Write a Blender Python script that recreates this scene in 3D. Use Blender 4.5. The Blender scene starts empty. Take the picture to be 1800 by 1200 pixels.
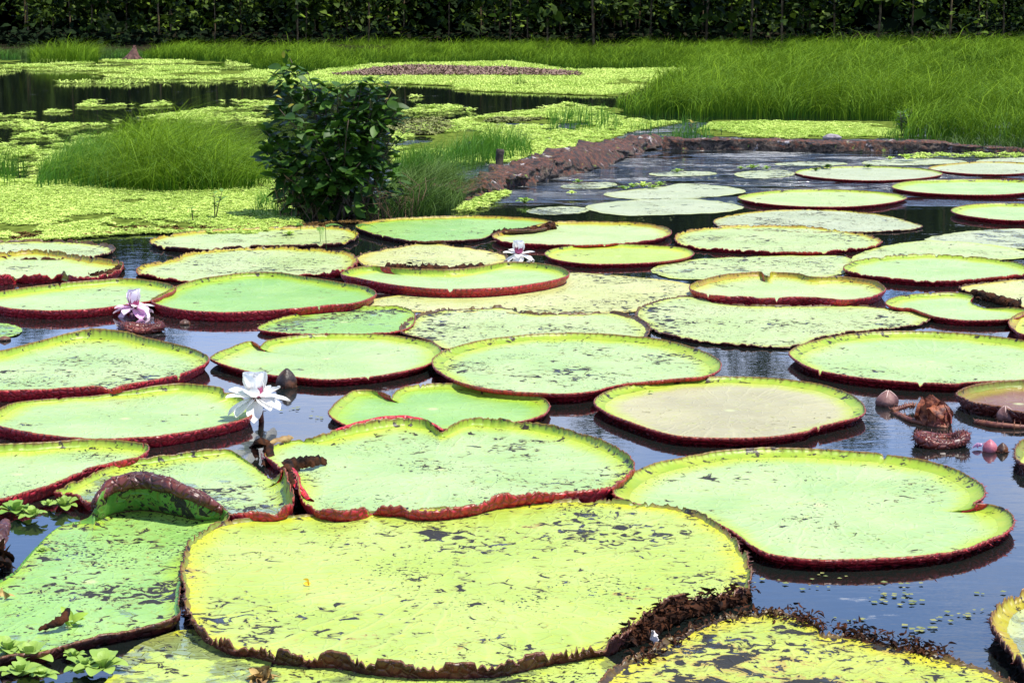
import bpy, math, random
import numpy as np
from mathutils import Vector, Matrix

# ------------------------------------------------------------------ camera, world, sun, exposure
R = math.radians
SC = bpy.context.scene
H = 1.70                       # eye height above the water
F = 3540.0                     # focal length in photo pixels (1800 wide)
PITCH = math.atan(610.0 / F)
cam = bpy.data.cameras.new('camera'); cam.sensor_width = 36; cam.lens = F / 1800 * 36
cam.sensor_fit = 'HORIZONTAL'; cam.clip_start = 0.05; cam.clip_end = 3000
co = bpy.data.objects.new('camera', cam); SC.collection.objects.link(co)
co.location = (0, 0, H); co.rotation_euler = (R(90) - PITCH, 0, 0)
SC.camera = co

SUN_EL, SUN_AZ = 69.0, 111.0    # azimuth from straight ahead towards the right
w = bpy.data.worlds.new('World'); SC.world = w; w.use_nodes = True
nt = w.node_tree; nt.nodes.clear()
sky = nt.nodes.new('ShaderNodeTexSky'); sky.sky_type = 'NISHITA'; sky.sun_disc = False
sky.sun_elevation = R(SUN_EL); sky.sun_rotation = R(SUN_AZ)
sky.air_density = 1.0; sky.dust_density = 0.15; sky.ozone_density = 2.0
hs = nt.nodes.new('ShaderNodeHueSaturation'); hs.inputs['Saturation'].default_value = 1.15
# thin cloud over the blue
tc = nt.nodes.new('ShaderNodeTexCoord'); mp = nt.nodes.new('ShaderNodeMapping')
mp.inputs['Scale'].default_value = (1.0, 1.0, 4.0)
cn = nt.nodes.new('ShaderNodeTexNoise'); cn.inputs['Scale'].default_value = 2.3
cn.inputs['Detail'].default_value = 6; cn.inputs['Roughness'].default_value = .6
cr = nt.nodes.new('ShaderNodeValToRGB'); cr.color_ramp.elements[0].position = .50; cr.color_ramp.elements[1].position = .68
cmx = nt.nodes.new('ShaderNodeMix'); cmx.data_type = 'RGBA'; cmx.inputs[7].default_value = (9.4, 9.8, 11.2, 1)
bg = nt.nodes.new('ShaderNodeBackground'); bg.inputs['Strength'].default_value = 0.105
out = nt.nodes.new('ShaderNodeOutputWorld'); L = nt.links.new
L(sky.outputs[0], hs.inputs['Color']); L(tc.outputs['Generated'], mp.inputs['Vector'])
L(mp.outputs[0], cn.inputs['Vector']); L(cn.outputs['Fac'], cr.inputs['Fac'])
# pale summer haze low in the sky
sx_ = nt.nodes.new('ShaderNodeSeparateXYZ'); L(tc.outputs['Generated'], sx_.inputs[0])
mr_ = nt.nodes.new('ShaderNodeMapRange'); mr_.interpolation_type = 'SMOOTHSTEP'
for k_, v_ in ((1, .12), (2, .75), (3, .85), (4, 0.0)): mr_.inputs[k_].default_value = v_
L(sx_.outputs[2], mr_.inputs[0])
hz_ = nt.nodes.new('ShaderNodeMix'); hz_.data_type = 'RGBA'; hz_.inputs[7].default_value = (3.7, 6.2, 12.6, 1)
L(mr_.outputs[0], hz_.inputs[0]); L(hs.outputs[0], hz_.inputs[6]); L(hz_.outputs[2], cmx.inputs[6]); L(cr.outputs[0], cmx.inputs[0])
L(cmx.outputs[2], bg.inputs['Color']); L(bg.outputs[0], out.inputs['Surface'])

sl = bpy.data.lights.new('sun', 'SUN'); sl.energy = 4.9; sl.angle = R(.53); sl.color = (1, .96, .88)
so = bpy.data.objects.new('sun', sl); SC.collection.objects.link(so)
sd = Vector((math.cos(R(SUN_EL)) * math.sin(R(SUN_AZ)), math.cos(R(SUN_EL)) * math.cos(R(SUN_AZ)), math.sin(R(SUN_EL))))
so.rotation_euler = sd.to_track_quat('Z', 'Y').to_euler(); so.location = (8, -4, 20)
SC.view_settings.view_transform = 'Standard'; SC.view_settings.look = 'None'
SC.view_settings.exposure = 0.64; SC.view_settings.gamma = 1
SC.render.engine = 'CYCLES'
SC.cycles.max_bounces = 8; SC.cycles.transparent_max_bounces = 8; SC.cycles.use_denoising = True

rng = np.random.default_rng(7); random.seed(7)
COL = SC.collection.objects

# ------------------------------------------------------------------ helpers
def px(x, y, z=0.0):
    """point of the plane z seen at photo pixel (x, y)"""
    u = (x - 900) / F; v = (600 - y) / F
    cp, sp = math.cos(PITCH), math.sin(PITCH)
    d = np.array([u, cp + v * sp, -sp + v * cp])
    return np.array([0, 0, H]) + d * ((z - H) / d[2])

def dpx(y): return px(900, y)[1]

def tag(o, label=None, cat=None, group=None, kind=None):
    if label: o['label'] = label
    if cat: o['category'] = cat
    if group: o['group'] = group
    if kind: o['kind'] = kind
    return o

def empty(name, loc, label=None, cat=None, group=None):
    o = bpy.data.objects.new(name, None); COL.link(o); o.location = loc; o.empty_display_size = .1
    return tag(o, label, cat, group)

def mesh_np(name, V, Q, mats, parent=None, attrs=None, mi=None, smooth=True, link=True):
    """V n*3, Q list of arrays (k*3 / k*4)"""
    V = np.asarray(V, dtype=np.float32)
    if not isinstance(Q, (list, tuple)): Q = [Q]
    Q = [np.asarray(q, dtype=np.int32) for q in Q if len(q)]
    me = bpy.data.meshes.new(name)
    loops = np.concatenate([q.ravel() for q in Q]); tot = np.concatenate([np.full(len(q), q.shape[1]) for q in Q]).astype(np.int32)
    start = np.concatenate([[0], np.cumsum(tot)[:-1]]).astype(np.int32)
    me.vertices.add(len(V)); me.vertices.foreach_set('co', V.ravel())
    me.loops.add(len(loops)); me.loops.foreach_set('vertex_index', loops)
    me.polygons.add(len(tot)); me.polygons.foreach_set('loop_start', start); me.polygons.foreach_set('loop_total', tot)
    me.polygons.foreach_set('use_smooth', np.full(len(tot), smooth, dtype=bool))
    if mi is not None: me.polygons.foreach_set('material_index', np.asarray(mi, dtype=np.int32))
    for m in (mats if isinstance(mats, (list, tuple)) else [mats]): me.materials.append(m)
    for k, a in (attrs or {}).items():
        at = me.attributes.new(k, 'FLOAT', 'POINT'); at.data.foreach_set('value', np.asarray(a, dtype=np.float32))
    me.update(); me.validate()
    if not link: return me
    o = bpy.data.objects.new(name, me); COL.link(o)
    if parent is not None: o.parent = parent
    return o

class MB:
    """collects pieces into one mesh"""
    def __init__(s): s.V = []; s.Q = []; s.T = []; s.n = 0; s.A = {}
    def add(s, V, Q=(), T=(), **at):
        V = np.asarray(V, float).reshape(-1, 3)
        if len(Q): s.Q.append(np.asarray(Q) + s.n)
        if len(T): s.T.append(np.asarray(T) + s.n)
        s.V.append(V)
        for k, a in at.items(): s.A.setdefault(k, []).append((s.n, np.broadcast_to(a, len(V))))
        s.n += len(V)
    def build(s, name, mats, parent=None, smooth=True, link=True):
        V = np.concatenate(s.V); Q = []
        if s.Q: Q.append(np.concatenate(s.Q))
        if s.T: Q.append(np.concatenate(s.T))
        at = {}
        for k, l in s.A.items():
            a = np.zeros(len(V))
            for n0, v in l: a[n0:n0 + len(v)] = v
            at[k] = a
        return mesh_np(name, V, Q, mats, parent, at, None, smooth, link)

def grid_faces(nr, nc, wrap=False):
    r = np.arange(nr - 1)[:, None]; c = np.arange(nc if wrap else nc - 1)[None]
    c2 = (c + 1) % nc
    return np.stack([r * nc + c, r * nc + c2, (r + 1) * nc + c2, (r + 1) * nc + c], -1).reshape(-1, 4)

def tube(path, rad, sides=8, cap=True):
    P = np.asarray(path, float); n = len(P); rad = np.broadcast_to(rad, n)
    t = np.gradient(P, axis=0); t /= np.linalg.norm(t, axis=1)[:, None] + 1e-9
    ref = np.array([0.13, 0.31, 0.94]) if abs(t[:, 2]).mean() < .8 else np.array([.97, .2, .1])
    a = np.cross(t, ref); a /= np.linalg.norm(a, axis=1)[:, None] + 1e-9; b = np.cross(t, a)
    th = np.linspace(0, 2 * np.pi, sides, endpoint=False)
    V = P[:, None] + rad[:, None, None] * (np.cos(th)[None, :, None] * a[:, None] + np.sin(th)[None, :, None] * b[:, None])
    Q = grid_faces(n, sides, True); T = []
    V = V.reshape(-1, 3)
    if cap:
        V = np.concatenate([V, P[:1], P[-1:]]); m = n * sides
        k = np.arange(sides); k2 = (k + 1) % sides
        T = np.concatenate([np.stack([k2, k, np.full(sides, m)], 1), np.stack([(n - 1) * sides + k, (n - 1) * sides + k2, np.full(sides, m + 1)], 1)])
    return V, Q, T

def hash2(i, j, seed):
    h = (i.astype(np.int64) * 374761393 + j.astype(np.int64) * 668265263 + seed * 974711) & 0xffffffff
    h = ((h ^ (h >> 13)) * 1274126177) & 0xffffffff
    return ((h ^ (h >> 16)) & 0xffff) / 65535.0

def vn(x, y, seed=0, oct=3):
    x = np.asarray(x, float); y = np.asarray(y, float); s = 0; a = 1; tot = 0
    for o in range(oct):
        i = np.floor(x); j = np.floor(y); u = x - i; v = y - j; u = u * u * (3 - 2 * u); v = v * v * (3 - 2 * v)
        g = lambda di, dj: hash2(i + di, j + dj, seed + o * 17)
        s = s + a * ((g(0, 0) * (1 - u) + g(1, 0) * u) * (1 - v) + (g(0, 1) * (1 - u) + g(1, 1) * u) * v)
        tot += a; a *= .5; x = x * 2.03; y = y * 2.03
    return s / tot

def inpoly(P, poly):
    x, y = P[:, 0], P[:, 1]; c = np.zeros(len(P), bool); n = len(poly)
    for i in range(n):
        x1, y1 = poly[i]; x2, y2 = poly[(i + 1) % n]
        if y1 == y2: continue
        c ^= ((y1 > y) != (y2 > y)) & (x < (x2 - x1) * (y - y1) / (y2 - y1) + x1)
    return c

def edge_dist(P, poly):
    d = np.full(len(P), 1e9); n = len(poly)
    for i in range(n):
        a = np.array(poly[i]); b = np.array(poly[(i + 1) % n]); ab = b - a
        t = np.clip(((P - a) @ ab) / (ab @ ab + 1e-12), 0, 1)
        d = np.minimum(d, np.linalg.norm(P - a - t[:, None] * ab, axis=1))
    return d

def sample(pxpoly, dens, rs, nmax=200000):
    poly = [px(x, y)[:2] for x, y in pxpoly]; A = np.array(poly)
    lo, hi = A.min(0), A.max(0); n = int(min(nmax, dens * (hi - lo).prod()))
    P = lo + rs.random((n, 2)) * (hi - lo)
    return P[inpoly(P, poly)], poly

def inst(T, Fq, pos, ax, up, sc):
    """copies of template T (x side, y along, z up) -> vertices, faces"""
    ax = ax / (np.linalg.norm(ax, axis=1)[:, None] + 1e-9)
    X = np.cross(ax, up); X /= np.linalg.norm(X, axis=1)[:, None] + 1e-9; Z = np.cross(X, ax)
    sc = np.asarray(sc, float)
    if sc.ndim == 1: sc = np.repeat(sc[:, None], 3, 1)
    V = pos[:, None] + (T[None, :, 0:1] * sc[:, None, 0:1]) * X[:, None] + (T[None, :, 1:2] * sc[:, None, 1:2]) * ax[:, None] + (T[None, :, 2:3] * sc[:, None, 2:3]) * Z[:, None]
    m = len(T); Q = Fq[None] + (np.arange(len(pos)) * m)[:, None, None]
    return V.reshape(-1, 3), Q.reshape(-1, Fq.shape[1])

def leaf_template(rows=4, wid=.28, fold=.25, droop=.25, blunt=1.0):
    t = np.linspace(0, 1, rows + 1); hw = wid * np.sin(np.pi * np.clip(t, .02, .985) ** blunt) ** .75
    V = []
    for ti, wi in zip(t, hw):
        for s in (-1, 0, 1): V.append((s * wi, ti, abs(s) * fold * wi - droop * ti * ti))
    return np.array(V), grid_faces(rows + 1, 3)

# ------------------------------------------------------------------ materials
def mat(name):
    m = bpy.data.materials.new(name); m.use_nodes = True
    t = m.node_tree; b = t.nodes['Principled BSDF']
    return m, t, b

def N(t, kind, **kw):
    n = t.nodes.new('ShaderNode' + kind)
    for k, v in kw.items():
        if k in n.inputs: n.inputs[k].default_value = v
        else: setattr(n, k, v)
    return n

def math_(t, op, a, b=None, c=None, clamp=False):
    n = t.nodes.new('ShaderNodeMath'); n.operation = op; n.use_clamp = clamp
    for i, v in enumerate((a, b, c)):
        if v is None: continue
        if isinstance(v, (int, float)): n.inputs[i].default_value = v
        else: t.links.new(v, n.inputs[i])
    return n.outputs[0]

def mix_(t, f, a, b):
    n = t.nodes.new('ShaderNodeMix'); n.data_type = 'RGBA'
    for i, v in ((0, f), (6, a), (7, b)):
        if isinstance(v, (int, float)): n.inputs[i].default_value = v
        elif isinstance(v, tuple): n.inputs[i].default_value = (*v, 1)
        else: t.links.new(v, n.inputs[i])
    return n.outputs[2]

def step_(t, v, lo, hi):
    n = t.nodes.new('ShaderNodeMapRange'); n.interpolation_type = 'SMOOTHSTEP'
    n.inputs[1].default_value = lo; n.inputs[2].default_value = hi
    t.links.new(v, n.inputs[0]); return n.outputs[0]

def noise_(t, vec, scale, detail=3, rough=.55, dist=0):
    n = t.nodes.new('ShaderNodeTexNoise'); n.inputs['Scale'].default_value = scale
    n.inputs['Detail'].default_value = detail; n.inputs['Roughness'].default_value = rough; n.inputs['Distortion'].default_value = dist
    if vec is not None: t.links.new(vec, n.inputs['Vector'])
    return n.outputs['Fac']

def objvec(t):
    c = t.nodes.new('ShaderNodeTexCoord'); i = t.nodes.new('ShaderNodeObjectInfo')
    v = t.nodes.new('ShaderNodeVectorMath'); v.operation = 'ADD'
    s = math_(t, 'MULTIPLY', i.outputs['Random'], 57.0)
    cx = t.nodes.new('ShaderNodeCombineXYZ')
    t.links.new(s, cx.inputs[0]); t.links.new(s, cx.inputs[1])
    t.links.new(c.outputs['Object'], v.inputs[0]); t.links.new(cx.outputs[0], v.inputs[1])
    return v.outputs[0], c.outputs['Object'], i.outputs['Random']

def attr_(t, name):
    a = t.nodes.new('ShaderNodeAttribute'); a.attribute_name = name; return a.outputs['Fac']

def bump_(t, b, h, strength, dist=.01):
    n = t.nodes.new('ShaderNodeBump'); n.inputs['Strength'].default_value = strength; n.inputs['Distance'].default_value = dist
    t.links.new(h, n.inputs['Height']); t.links.new(n.outputs[0], b.inputs['Normal'])

_leafmats = {}
LEAF = dict(
    mint=((.25, .37, .125), (.33, .425, .180), (.33, .42, .022)),
    pale=((.30, .39, .14), (.37, .43, .19), (.36, .41, .05)),
    green=((.17, .33, .07), (.23, .38, .10), (.24, .37, .020)),
    yellow=((.28, .37, .050), (.34, .42, .090), (.40, .41, .015)),
    gold=((.28, .35, .040), (.35, .39, .060), (.44, .38, .015)),
    deep=((.05, .16, .018), (.09, .22, .03), (.08, .19, .015)),  # green leaf darkened: shade of the fold put into the colour
    straw=((.36, .39, .13), (.42, .43, .18), (.44, .37, .05)),
    brown=((.30, .27, .15), (.36, .33, .18), (.34, .40, .03)),
    grey=((.30, .34, .19), (.36, .39, .24), (.34, .37, .13)),
    purple=((.13, .050, .030), (.22, .115, .075), (.22, .20, .02)))


def leafmat(kind, spots, wet=0.0, big=0.0):
    key = (kind, spots, wet, big)
    if key in _leafmats: return _leafmats[key]
    m, t, b = mat('lily_leaf_' + kind); ln = t.links.new
    c1, c2, ce = LEAF[kind]; v, raw, rnd = objvec(t); e = attr_(t, 'edge')
    col = mix_(t, step_(t, noise_(t, v, 2.2, 4), .35, .65), c1, c2)
    col = mix_(t, math_(t, 'MULTIPLY', step_(t, noise_(t, v, 4.5, 5, .65), .50, .72), .30), col, tuple(min(1, q * 1.06 + .05) for q in c2))
    # radiating veins
    sx = t.nodes.new('ShaderNodeSeparateXYZ'); ln(raw, sx.inputs[0])
    ang = math_(t, 'ARCTAN2', sx.outputs[1], sx.outputs[0])
    ang = math_(t, 'ADD', ang, math_(t, 'MULTIPLY', math_(t, 'SUBTRACT', noise_(t, v, 3.0, 3), .5), .35))
    vein = math_(t, 'POWER', math_(t, 'ABSOLUTE', math_(t, 'COSINE', math_(t, 'MULTIPLY', ang, 17.0))), 26.0)
    vo = t.nodes.new('ShaderNodeTexVoronoi'); vo.feature = 'DISTANCE_TO_EDGE'; vo.inputs['Scale'].default_value = 17; ln(v, vo.inputs['Vector'])
    net = math_(t, 'SUBTRACT', 1.0, step_(t, vo.outputs['Distance'], 0.0, .09))
    ln_ = t.nodes.new('ShaderNodeVectorMath'); ln_.operation = 'LENGTH'; ln(raw, ln_.inputs[0])
    vein = math_(t, 'MULTIPLY', vein, step_(t, ln_.outputs['Value'], .03, .45))
    vv = math_(t, 'MAXIMUM', math_(t, 'MULTIPLY', vein, .8), math_(t, 'MULTIPLY', net, .6))
    lighter = tuple(min(1, c * 1.12 + .02) for c in c2)
    col = mix_(t, math_(t, 'MULTIPLY', vv, .42), col, lighter)
    col = mix_(t, math_(t, 'MULTIPLY', math_(t, 'SUBTRACT', 1.0, step_(t, ln_.outputs['Value'], .012, .035)), .7), col, (.46, .48, .22))
    # freckles of yellow and olive
    fr = step_(t, noise_(t, v, 34, 4, .6), .56, .70)
    col = mix_(t, math_(t, 'MULTIPLY', fr, .35), col, ce)
    gr = step_(t, noise_(t, v, 90, 2, .5), .5, .8)
    col = mix_(t, math_(t, 'MULTIPLY', gr, .25), col, tuple(c * .6 for c in c1))
    # towards the rim the leaf turns yellower, unevenly
    ee = math_(t, 'ADD', e, math_(t, 'MULTIPLY', math_(t, 'SUBTRACT', noise_(t, v, 5, 3), .5), .6))
    col = mix_(t, math_(t, 'MULTIPLY', step_(t, ee, .45, 1.05), .85), col, ce)
    # holes, rot and puddles
    cl = noise_(t, v, 2.3, 3)
    hole = math_(t, 'ADD', noise_(t, v, 21, 5, .60, 1.0), math_(t, 'MULTIPLY', math_(t, 'SUBTRACT', cl, .5), .62))
    th = .800 - .25 * spots
    halo = step_(t, hole, th - .07, th); hm = step_(t, hole, th, th + .012)
    fine = math_(t, 'ADD', noise_(t, v, 75, 2, .5, .4), math_(t, 'MULTIPLY', math_(t, 'SUBTRACT', noise_(t, v, 3.0, 3), .5), .62))
    tf = .860 - .23 * spots
    hm = math_(t, 'MAXIMUM', hm, step_(t, fine, tf - .015, tf))
    col = mix_(t, math_(t, 'MULTIPLY', halo, .5), col, (.21, .17, .03))
    if big:
        bn = math_(t, 'ADD', noise_(t, v, 11, 4, .6, .5), math_(t, 'MULTIPLY', math_(t, 'SUBTRACT', noise_(t, v, 2.0, 2), .5), .5))
        tb = .80 - .2 * big
        col = mix_(t, math_(t, 'MULTIPLY', step_(t, bn, tb - .07, tb), .85), col, (.33, .23, .05))
        hm = math_(t, 'MAXIMUM', hm, step_(t, bn, tb, tb + .02))
    ro = math_(t, 'MULTIPLY_ADD', noise_(t, v, 6, 2), .25, .28)
    wm = math_(t, 'MULTIPLY', hm, 1.0)
    shiny = step_(t, noise_(t, v, 9, 2), .42, .58)
    if wet:
        wn = math_(t, 'ADD', noise_(t, v, 5.5, 5, .62), math_(t, 'MULTIPLY', math_(t, 'SUBTRACT', noise_(t, v, 1.3, 2), .5), .55))
        tw = .72 - .28 * wet
        wf = step_(t, wn, tw, tw + .05)
        col = mix_(t, math_(t, 'MULTIPLY', wf, .62), col, (.08, .10, .07))
        ro = math_(t, 'MULTIPLY', ro, math_(t, 'SUBTRACT', 1.0, math_(t, 'MULTIPLY', wf, .85)))
    col = mix_(t, hm, col, (.016, .015, .012))
    hr = math_(t, 'MULTIPLY_ADD', step_(t, noise_(t, v, 9, 2), .52, .62), -.5, .72)
    rr = t.nodes.new('ShaderNodeMix'); rr.data_type = 'FLOAT'
    ln(hm, rr.inputs[0]); ln(ro, rr.inputs[2]); ln(hr, rr.inputs[3])
    ln(col, b.inputs['Base Color']); ln(rr.outputs[0], b.inputs['Roughness'])
    b.inputs['IOR'].default_value = 1.45; b.inputs['Specular IOR Level'].default_value = .38
    hgt = math_(t, 'ADD', math_(t, 'MULTIPLY', noise_(t, v, 7, 3), .8), math_(t, 'MULTIPLY', vv, .25))
    hgt = math_(t, 'SUBTRACT', hgt, math_(t, 'MULTIPLY', hm, .35))
    bump_(t, b, hgt, .85, .013)
    _leafmats[key] = m; return m

def rim_outer(kind):
    m, t, b = mat('lily_rim_' + kind); ln = t.links.new
    v, raw, rnd = objvec(t); s = attr_(t, 'rimt')
    c1, c2 = dict(red=((.56, .020, .034), (.36, .014, .022)), dark=((.13, .028, .02), (.04, .014, .012)),
                  spiny=((.15, .024, .012), (.07, .010, .007)))[kind]
    col = mix_(t, step_(t, noise_(t, v, 7, 4), .38, .66), c1, c2)
    vo = t.nodes.new('ShaderNodeTexVoronoi'); vo.feature = 'DISTANCE_TO_EDGE'; vo.inputs['Scale'].default_value = 34; ln(v, vo.inputs['Vector'])
    crease = math_(t, 'SUBTRACT', 1.0, step_(t, vo.outputs['Distance'], 0, .10))
    col = mix_(t, math_(t, 'MULTIPLY', crease, .6), col, (.03, .006, .008))
    lip = step_(t, s, .90, 1.0)
    col = mix_(t, math_(t, 'MULTIPLY', lip, .7), col, (.16, .07, .02))
    tick = math_(t, 'POWER', math_(t, 'ABSOLUTE', math_(t, 'COSINE', math_(t, 'ADD', math_(t, 'MULTIPLY', attr_(t, 'rimu'), math.pi / .030), math_(t, 'MULTIPLY', noise_(t, v, 16, 2), 3.0)))), 9.0)
    col = mix_(t, math_(t, 'MULTIPLY', tick, .40), col, (.06, .006, .010))
    rot = step_(t, noise_(t, v, 13, 4, .65), .60, .68)
    col = mix_(t, math_(t, 'MULTIPLY', rot, .75 if kind == 'dark' else .2), col, (.035, .018, .010))
    ln(col, b.inputs['Base Color']); b.inputs['Roughness'].default_value = .42
    bump_(t, b, math_(t, 'SUBTRACT', step_(t, vo.outputs['Distance'], 0, .25), math_(t, 'MULTIPLY', rot, .3)), .7, .006)
    return m

def rim_inner(kind):
    m, t, b = mat('lily_rim_inside_' + kind); ln = t.links.new
    v, raw, rnd = objvec(t); s = attr_(t, 'rimt')
    g1, g2 = dict(lime=((.27, .40, .028), (.36, .44, .04)), gold=((.40, .36, .02), (.36, .24, .03)), olive=((.20, .24, .03), (.26, .17, .03)), crust=((.055, .030, .014), (.13, .085, .02)))[kind]
    col = mix_(t, step_(t, noise_(t, v, 9, 3), .40, .65), g1, g2)
    ed = math_(t, 'ADD', s, math_(t, 'MULTIPLY', math_(t, 'SUBTRACT', noise_(t, v, 30, 3), .5), .5))
    col = mix_(t, math_(t, 'MULTIPLY', step_(t, ed, .72, .95), .85), col, (.20, .085, .025))
    tick = math_(t, 'POWER', math_(t, 'ABSOLUTE', math_(t, 'COSINE', math_(t, 'ADD', math_(t, 'MULTIPLY', attr_(t, 'rimu'), math.pi / .034), math_(t, 'MULTIPLY', noise_(t, v, 14, 2), 3.5)))), 12.0)
    col = mix_(t, math_(t, 'MULTIPLY', math_(t, 'MULTIPLY', tick, step_(t, s, .35, .95)), .8), col, (.13, .075, .015))
    rot = step_(t, noise_(t, v, 20, 5, .65), .575, .63)
    col = mix_(t, rot, col, (.03, .018, .010))
    ln(col, b.inputs['Base Color']); b.inputs['Roughness'].default_value = .45
    bump_(t, b, noise_(t, v, 26, 3), .4, .006)
    tr = t.nodes.new('ShaderNodeBsdfTranslucent'); ln(col, tr.inputs['Color'])
    mx = t.nodes.new('ShaderNodeMixShader'); mx.inputs[0].default_value = .2
    ln(b.outputs[0], mx.inputs[1]); ln(tr.outputs[0], mx.inputs[2]); ln(mx.outputs[0], t.nodes['Material Output'].inputs['Surface'])
    return m

RIMO = {k: rim_outer(k) for k in ('red', 'dark', 'spiny')}
RIMI = {k: rim_inner(k) for k in ('lime', 'gold', 'olive', 'crust')}

def simple(name, c1, c2, rough=.6, scale=12, bump=.4, bscale=30, spec=None, trans=0, tint=None):
    """two-colour noise material; tint = name of a per-vertex attribute that leads from c1 to c2"""
    m, t, b = mat(name); ln = t.links.new
    v, raw, rnd = objvec(t)
    f = step_(t, noise_(t, v, scale, 4), .35, .65)
    if tint: f = math_(t, 'ADD', math_(t, 'MULTIPLY', f, .25), math_(t, 'MULTIPLY', attr_(t, tint), .75))
    col = mix_(t, f, c1, c2)
    ln(col, b.inputs['Base Color']); b.inputs['Roughness'].default_value = rough
    if spec is not None: b.inputs['Specular IOR Level'].default_value = spec
    if bump: bump_(t, b, noise_(t, v, bscale, 4), bump, .01)
    if trans:
        tr = t.nodes.new('ShaderNodeBsdfTranslucent'); ln(col, tr.inputs['Color'])
        mx = t.nodes.new('ShaderNodeMixShader'); mx.inputs[0].default_value = trans
        ln(b.outputs[0], mx.inputs[1]); ln(tr.outputs[0], mx.inputs[2]); ln(mx.outputs[0], t.nodes['Material Output'].inputs['Surface'])
    return m

M = dict(
    soil=simple('forest_soil', (.010, .009, .006), (.022, .019, .012), .95, 1.5, .5, 8, spec=.0),
    bark=simple('sapling_bark', (.08, .055, .03), (.20, .14, .075), .85, 9, .6, 40, spec=.0),
    treeleaf=simple('tree_leaf', (.005, .018, .003), (.15, .23, .018), .6, 3, 0, tint='tint', trans=.22, spec=.12),
    woods_shaded=simple('woodland_leaf_shaded', (.004, .008, .003), (.009, .019, .005), .8, 2, 0, tint='tint', spec=.05),  # near-black leaf colour carries the shade of the forest interior
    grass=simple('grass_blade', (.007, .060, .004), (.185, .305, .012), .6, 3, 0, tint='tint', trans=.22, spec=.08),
    reed=simple('reed_blade', (.025, .12, .008), (.11, .25, .018), .5, 3, 0, tint='tint', trans=.30, spec=.3),
    sedge=simple('sedge_blade', (.012, .042, .006), (.09, .16, .02), .6, 3, 0, tint='tint', trans=.15, spec=.2),
    twig=simple('dry_twig', (.10, .055, .028), (.20, .12, .06), .8, 9, 0, tint='tint'),
    lettuce=simple('lettuce_leaf', (.25, .40, .045), (.64, .74, .21), .6, 14, 0, tint='tint', trans=.22, spec=.12),
    lettuce_near=simple('lettuce_leaf_near', (.14, .28, .04), (.30, .42, .08), .5, 20, .3, 60, trans=.22, spec=.3, tint='tint'),
    mat_under=simple('weed_mat', (.05, .075, .012), (.13, .17, .03), .9, 10, .5, 30, spec=.0),
    mat_brown=simple('withered_weed', (.15, .085, .06), (.24, .15, .10), .85, 6, .6, 25),
    bushleaf=simple('bush_leaf', (.016, .048, .006), (.085, .18, .014), .5, 5, 0, tint='tint', trans=.15, spec=.22),
    bushyoung=simple('young_leaf', (.14, .24, .03), (.34, .26, .03), .4, 5, 0, tint='tint', trans=.25),
    stem=simple('bush_stem', (.05, .035, .02), (.09, .06, .035), .8, 9, .4, 40),
    fern=simple('fern_frond', (.06, .17, .018), (.14, .26, .03), .5, 5, 0, tint='tint', trans=.25),
    petal=simple('white_petal', (.85, .84, .81), (.90, .89, .87), .5, 9, .15, 25, trans=.42),
    petal_pink=simple('pink_petal', (.74, .36, .60), (.86, .70, .80), .5, 9, .15, 25, trans=.25),
    stamen=simple('stamen', (.22, .008, .07), (.42, .06, .16), .5, 40, 0),
    budskin=simple('bud_skin', (.08, .028, .024), (.21, .10, .085), .6, 20, .4, 60),
    buddark=simple('dark_bud_skin', (.018, .008, .005), (.20, .075, .030), .5, 14, .5, 40),
    seam=simple('bud_seam', (.62, .45, .38), (.72, .55, .46), .5, 20, 0),
    spine=simple('prickle', (.10, .022, .015), (.20, .07, .03), .6, 30, 0),
    deadleaf=simple('dead_leaf', (.16, .085, .03), (.40, .27, .08), .7, 11, .6, 30),
    rot=simple('rotten_leaf', (.006, .003, .002), (.060, .019, .006), .8, 22, .9, 40, spec=.15),
    yellowpetal=simple('yellow_petal', (.80, .42, .01), (.85, .52, .02), .5, 20, 0, trans=.2),
    scrap=simple('pale_scrap', (.55, .48, .46), (.68, .62, .60), .6, 20, .3, 30),
    postwood=simple('charred_wood', (.018, .013, .010), (.05, .035, .025), .85, 12, .7, 40),
    rock=simple('pale_rock', (.10, .085, .09), (.27, .24, .26), .85, 14, .8, 30),
    algae=simple('floating_algae', (.10, .13, .03), (.20, .20, .06), .7, 16, .4, 30),
)

def log_material():
    m, t, b = mat('rotten_timber'); ln = t.links.new
    v, raw, rnd = objvec(t)
    g = t.nodes.new('ShaderNodeNewGeometry'); sz = t.nodes.new('ShaderNodeSeparateXYZ'); ln(g.outputs['Normal'], sz.inputs[0])
    n1 = noise_(t, v, 7, 5, .65); n2 = noise_(t, v, 22, 5, .65)
    col = mix_(t, step_(t, n2, .35, .65), (.026, .018, .012), (.17, .12, .085))
    moss = math_(t, 'MULTIPLY', step_(t, math_(t, 'ADD', sz.outputs[2], math_(t, 'MULTIPLY', math_(t, 'SUBTRACT', n1, .5), 2.2)), .05, .45), .95)
    mcol = mix_(t, step_(t, noise_(t, v, 30, 4, .7), .40, .62), (.016, .008, .005), (.115, .032, .013))
    col = mix_(t, moss, col, mcol)
    col = mix_(t, step_(t, noise_(t, v, 4.4, 5, .7), .60, .70), col, (.42, .38, .38))
    col = mix_(t, math_(t, 'MULTIPLY', step_(t, noise_(t, v, 15, 4, .6), .62, .70), .8), col, (.13, .20, .03))
    col = mix_(t, step_(t, noise_(t, v, 11, 4, .6), .55, .62), col, (.014, .010, .009))
    ln(col, b.inputs['Base Color']); b.inputs['Roughness'].default_value = .85
    bump_(t, b, math_(t, 'ADD', n1, n2), .7, .03)
    return m
M['log'] = log_material()

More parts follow.
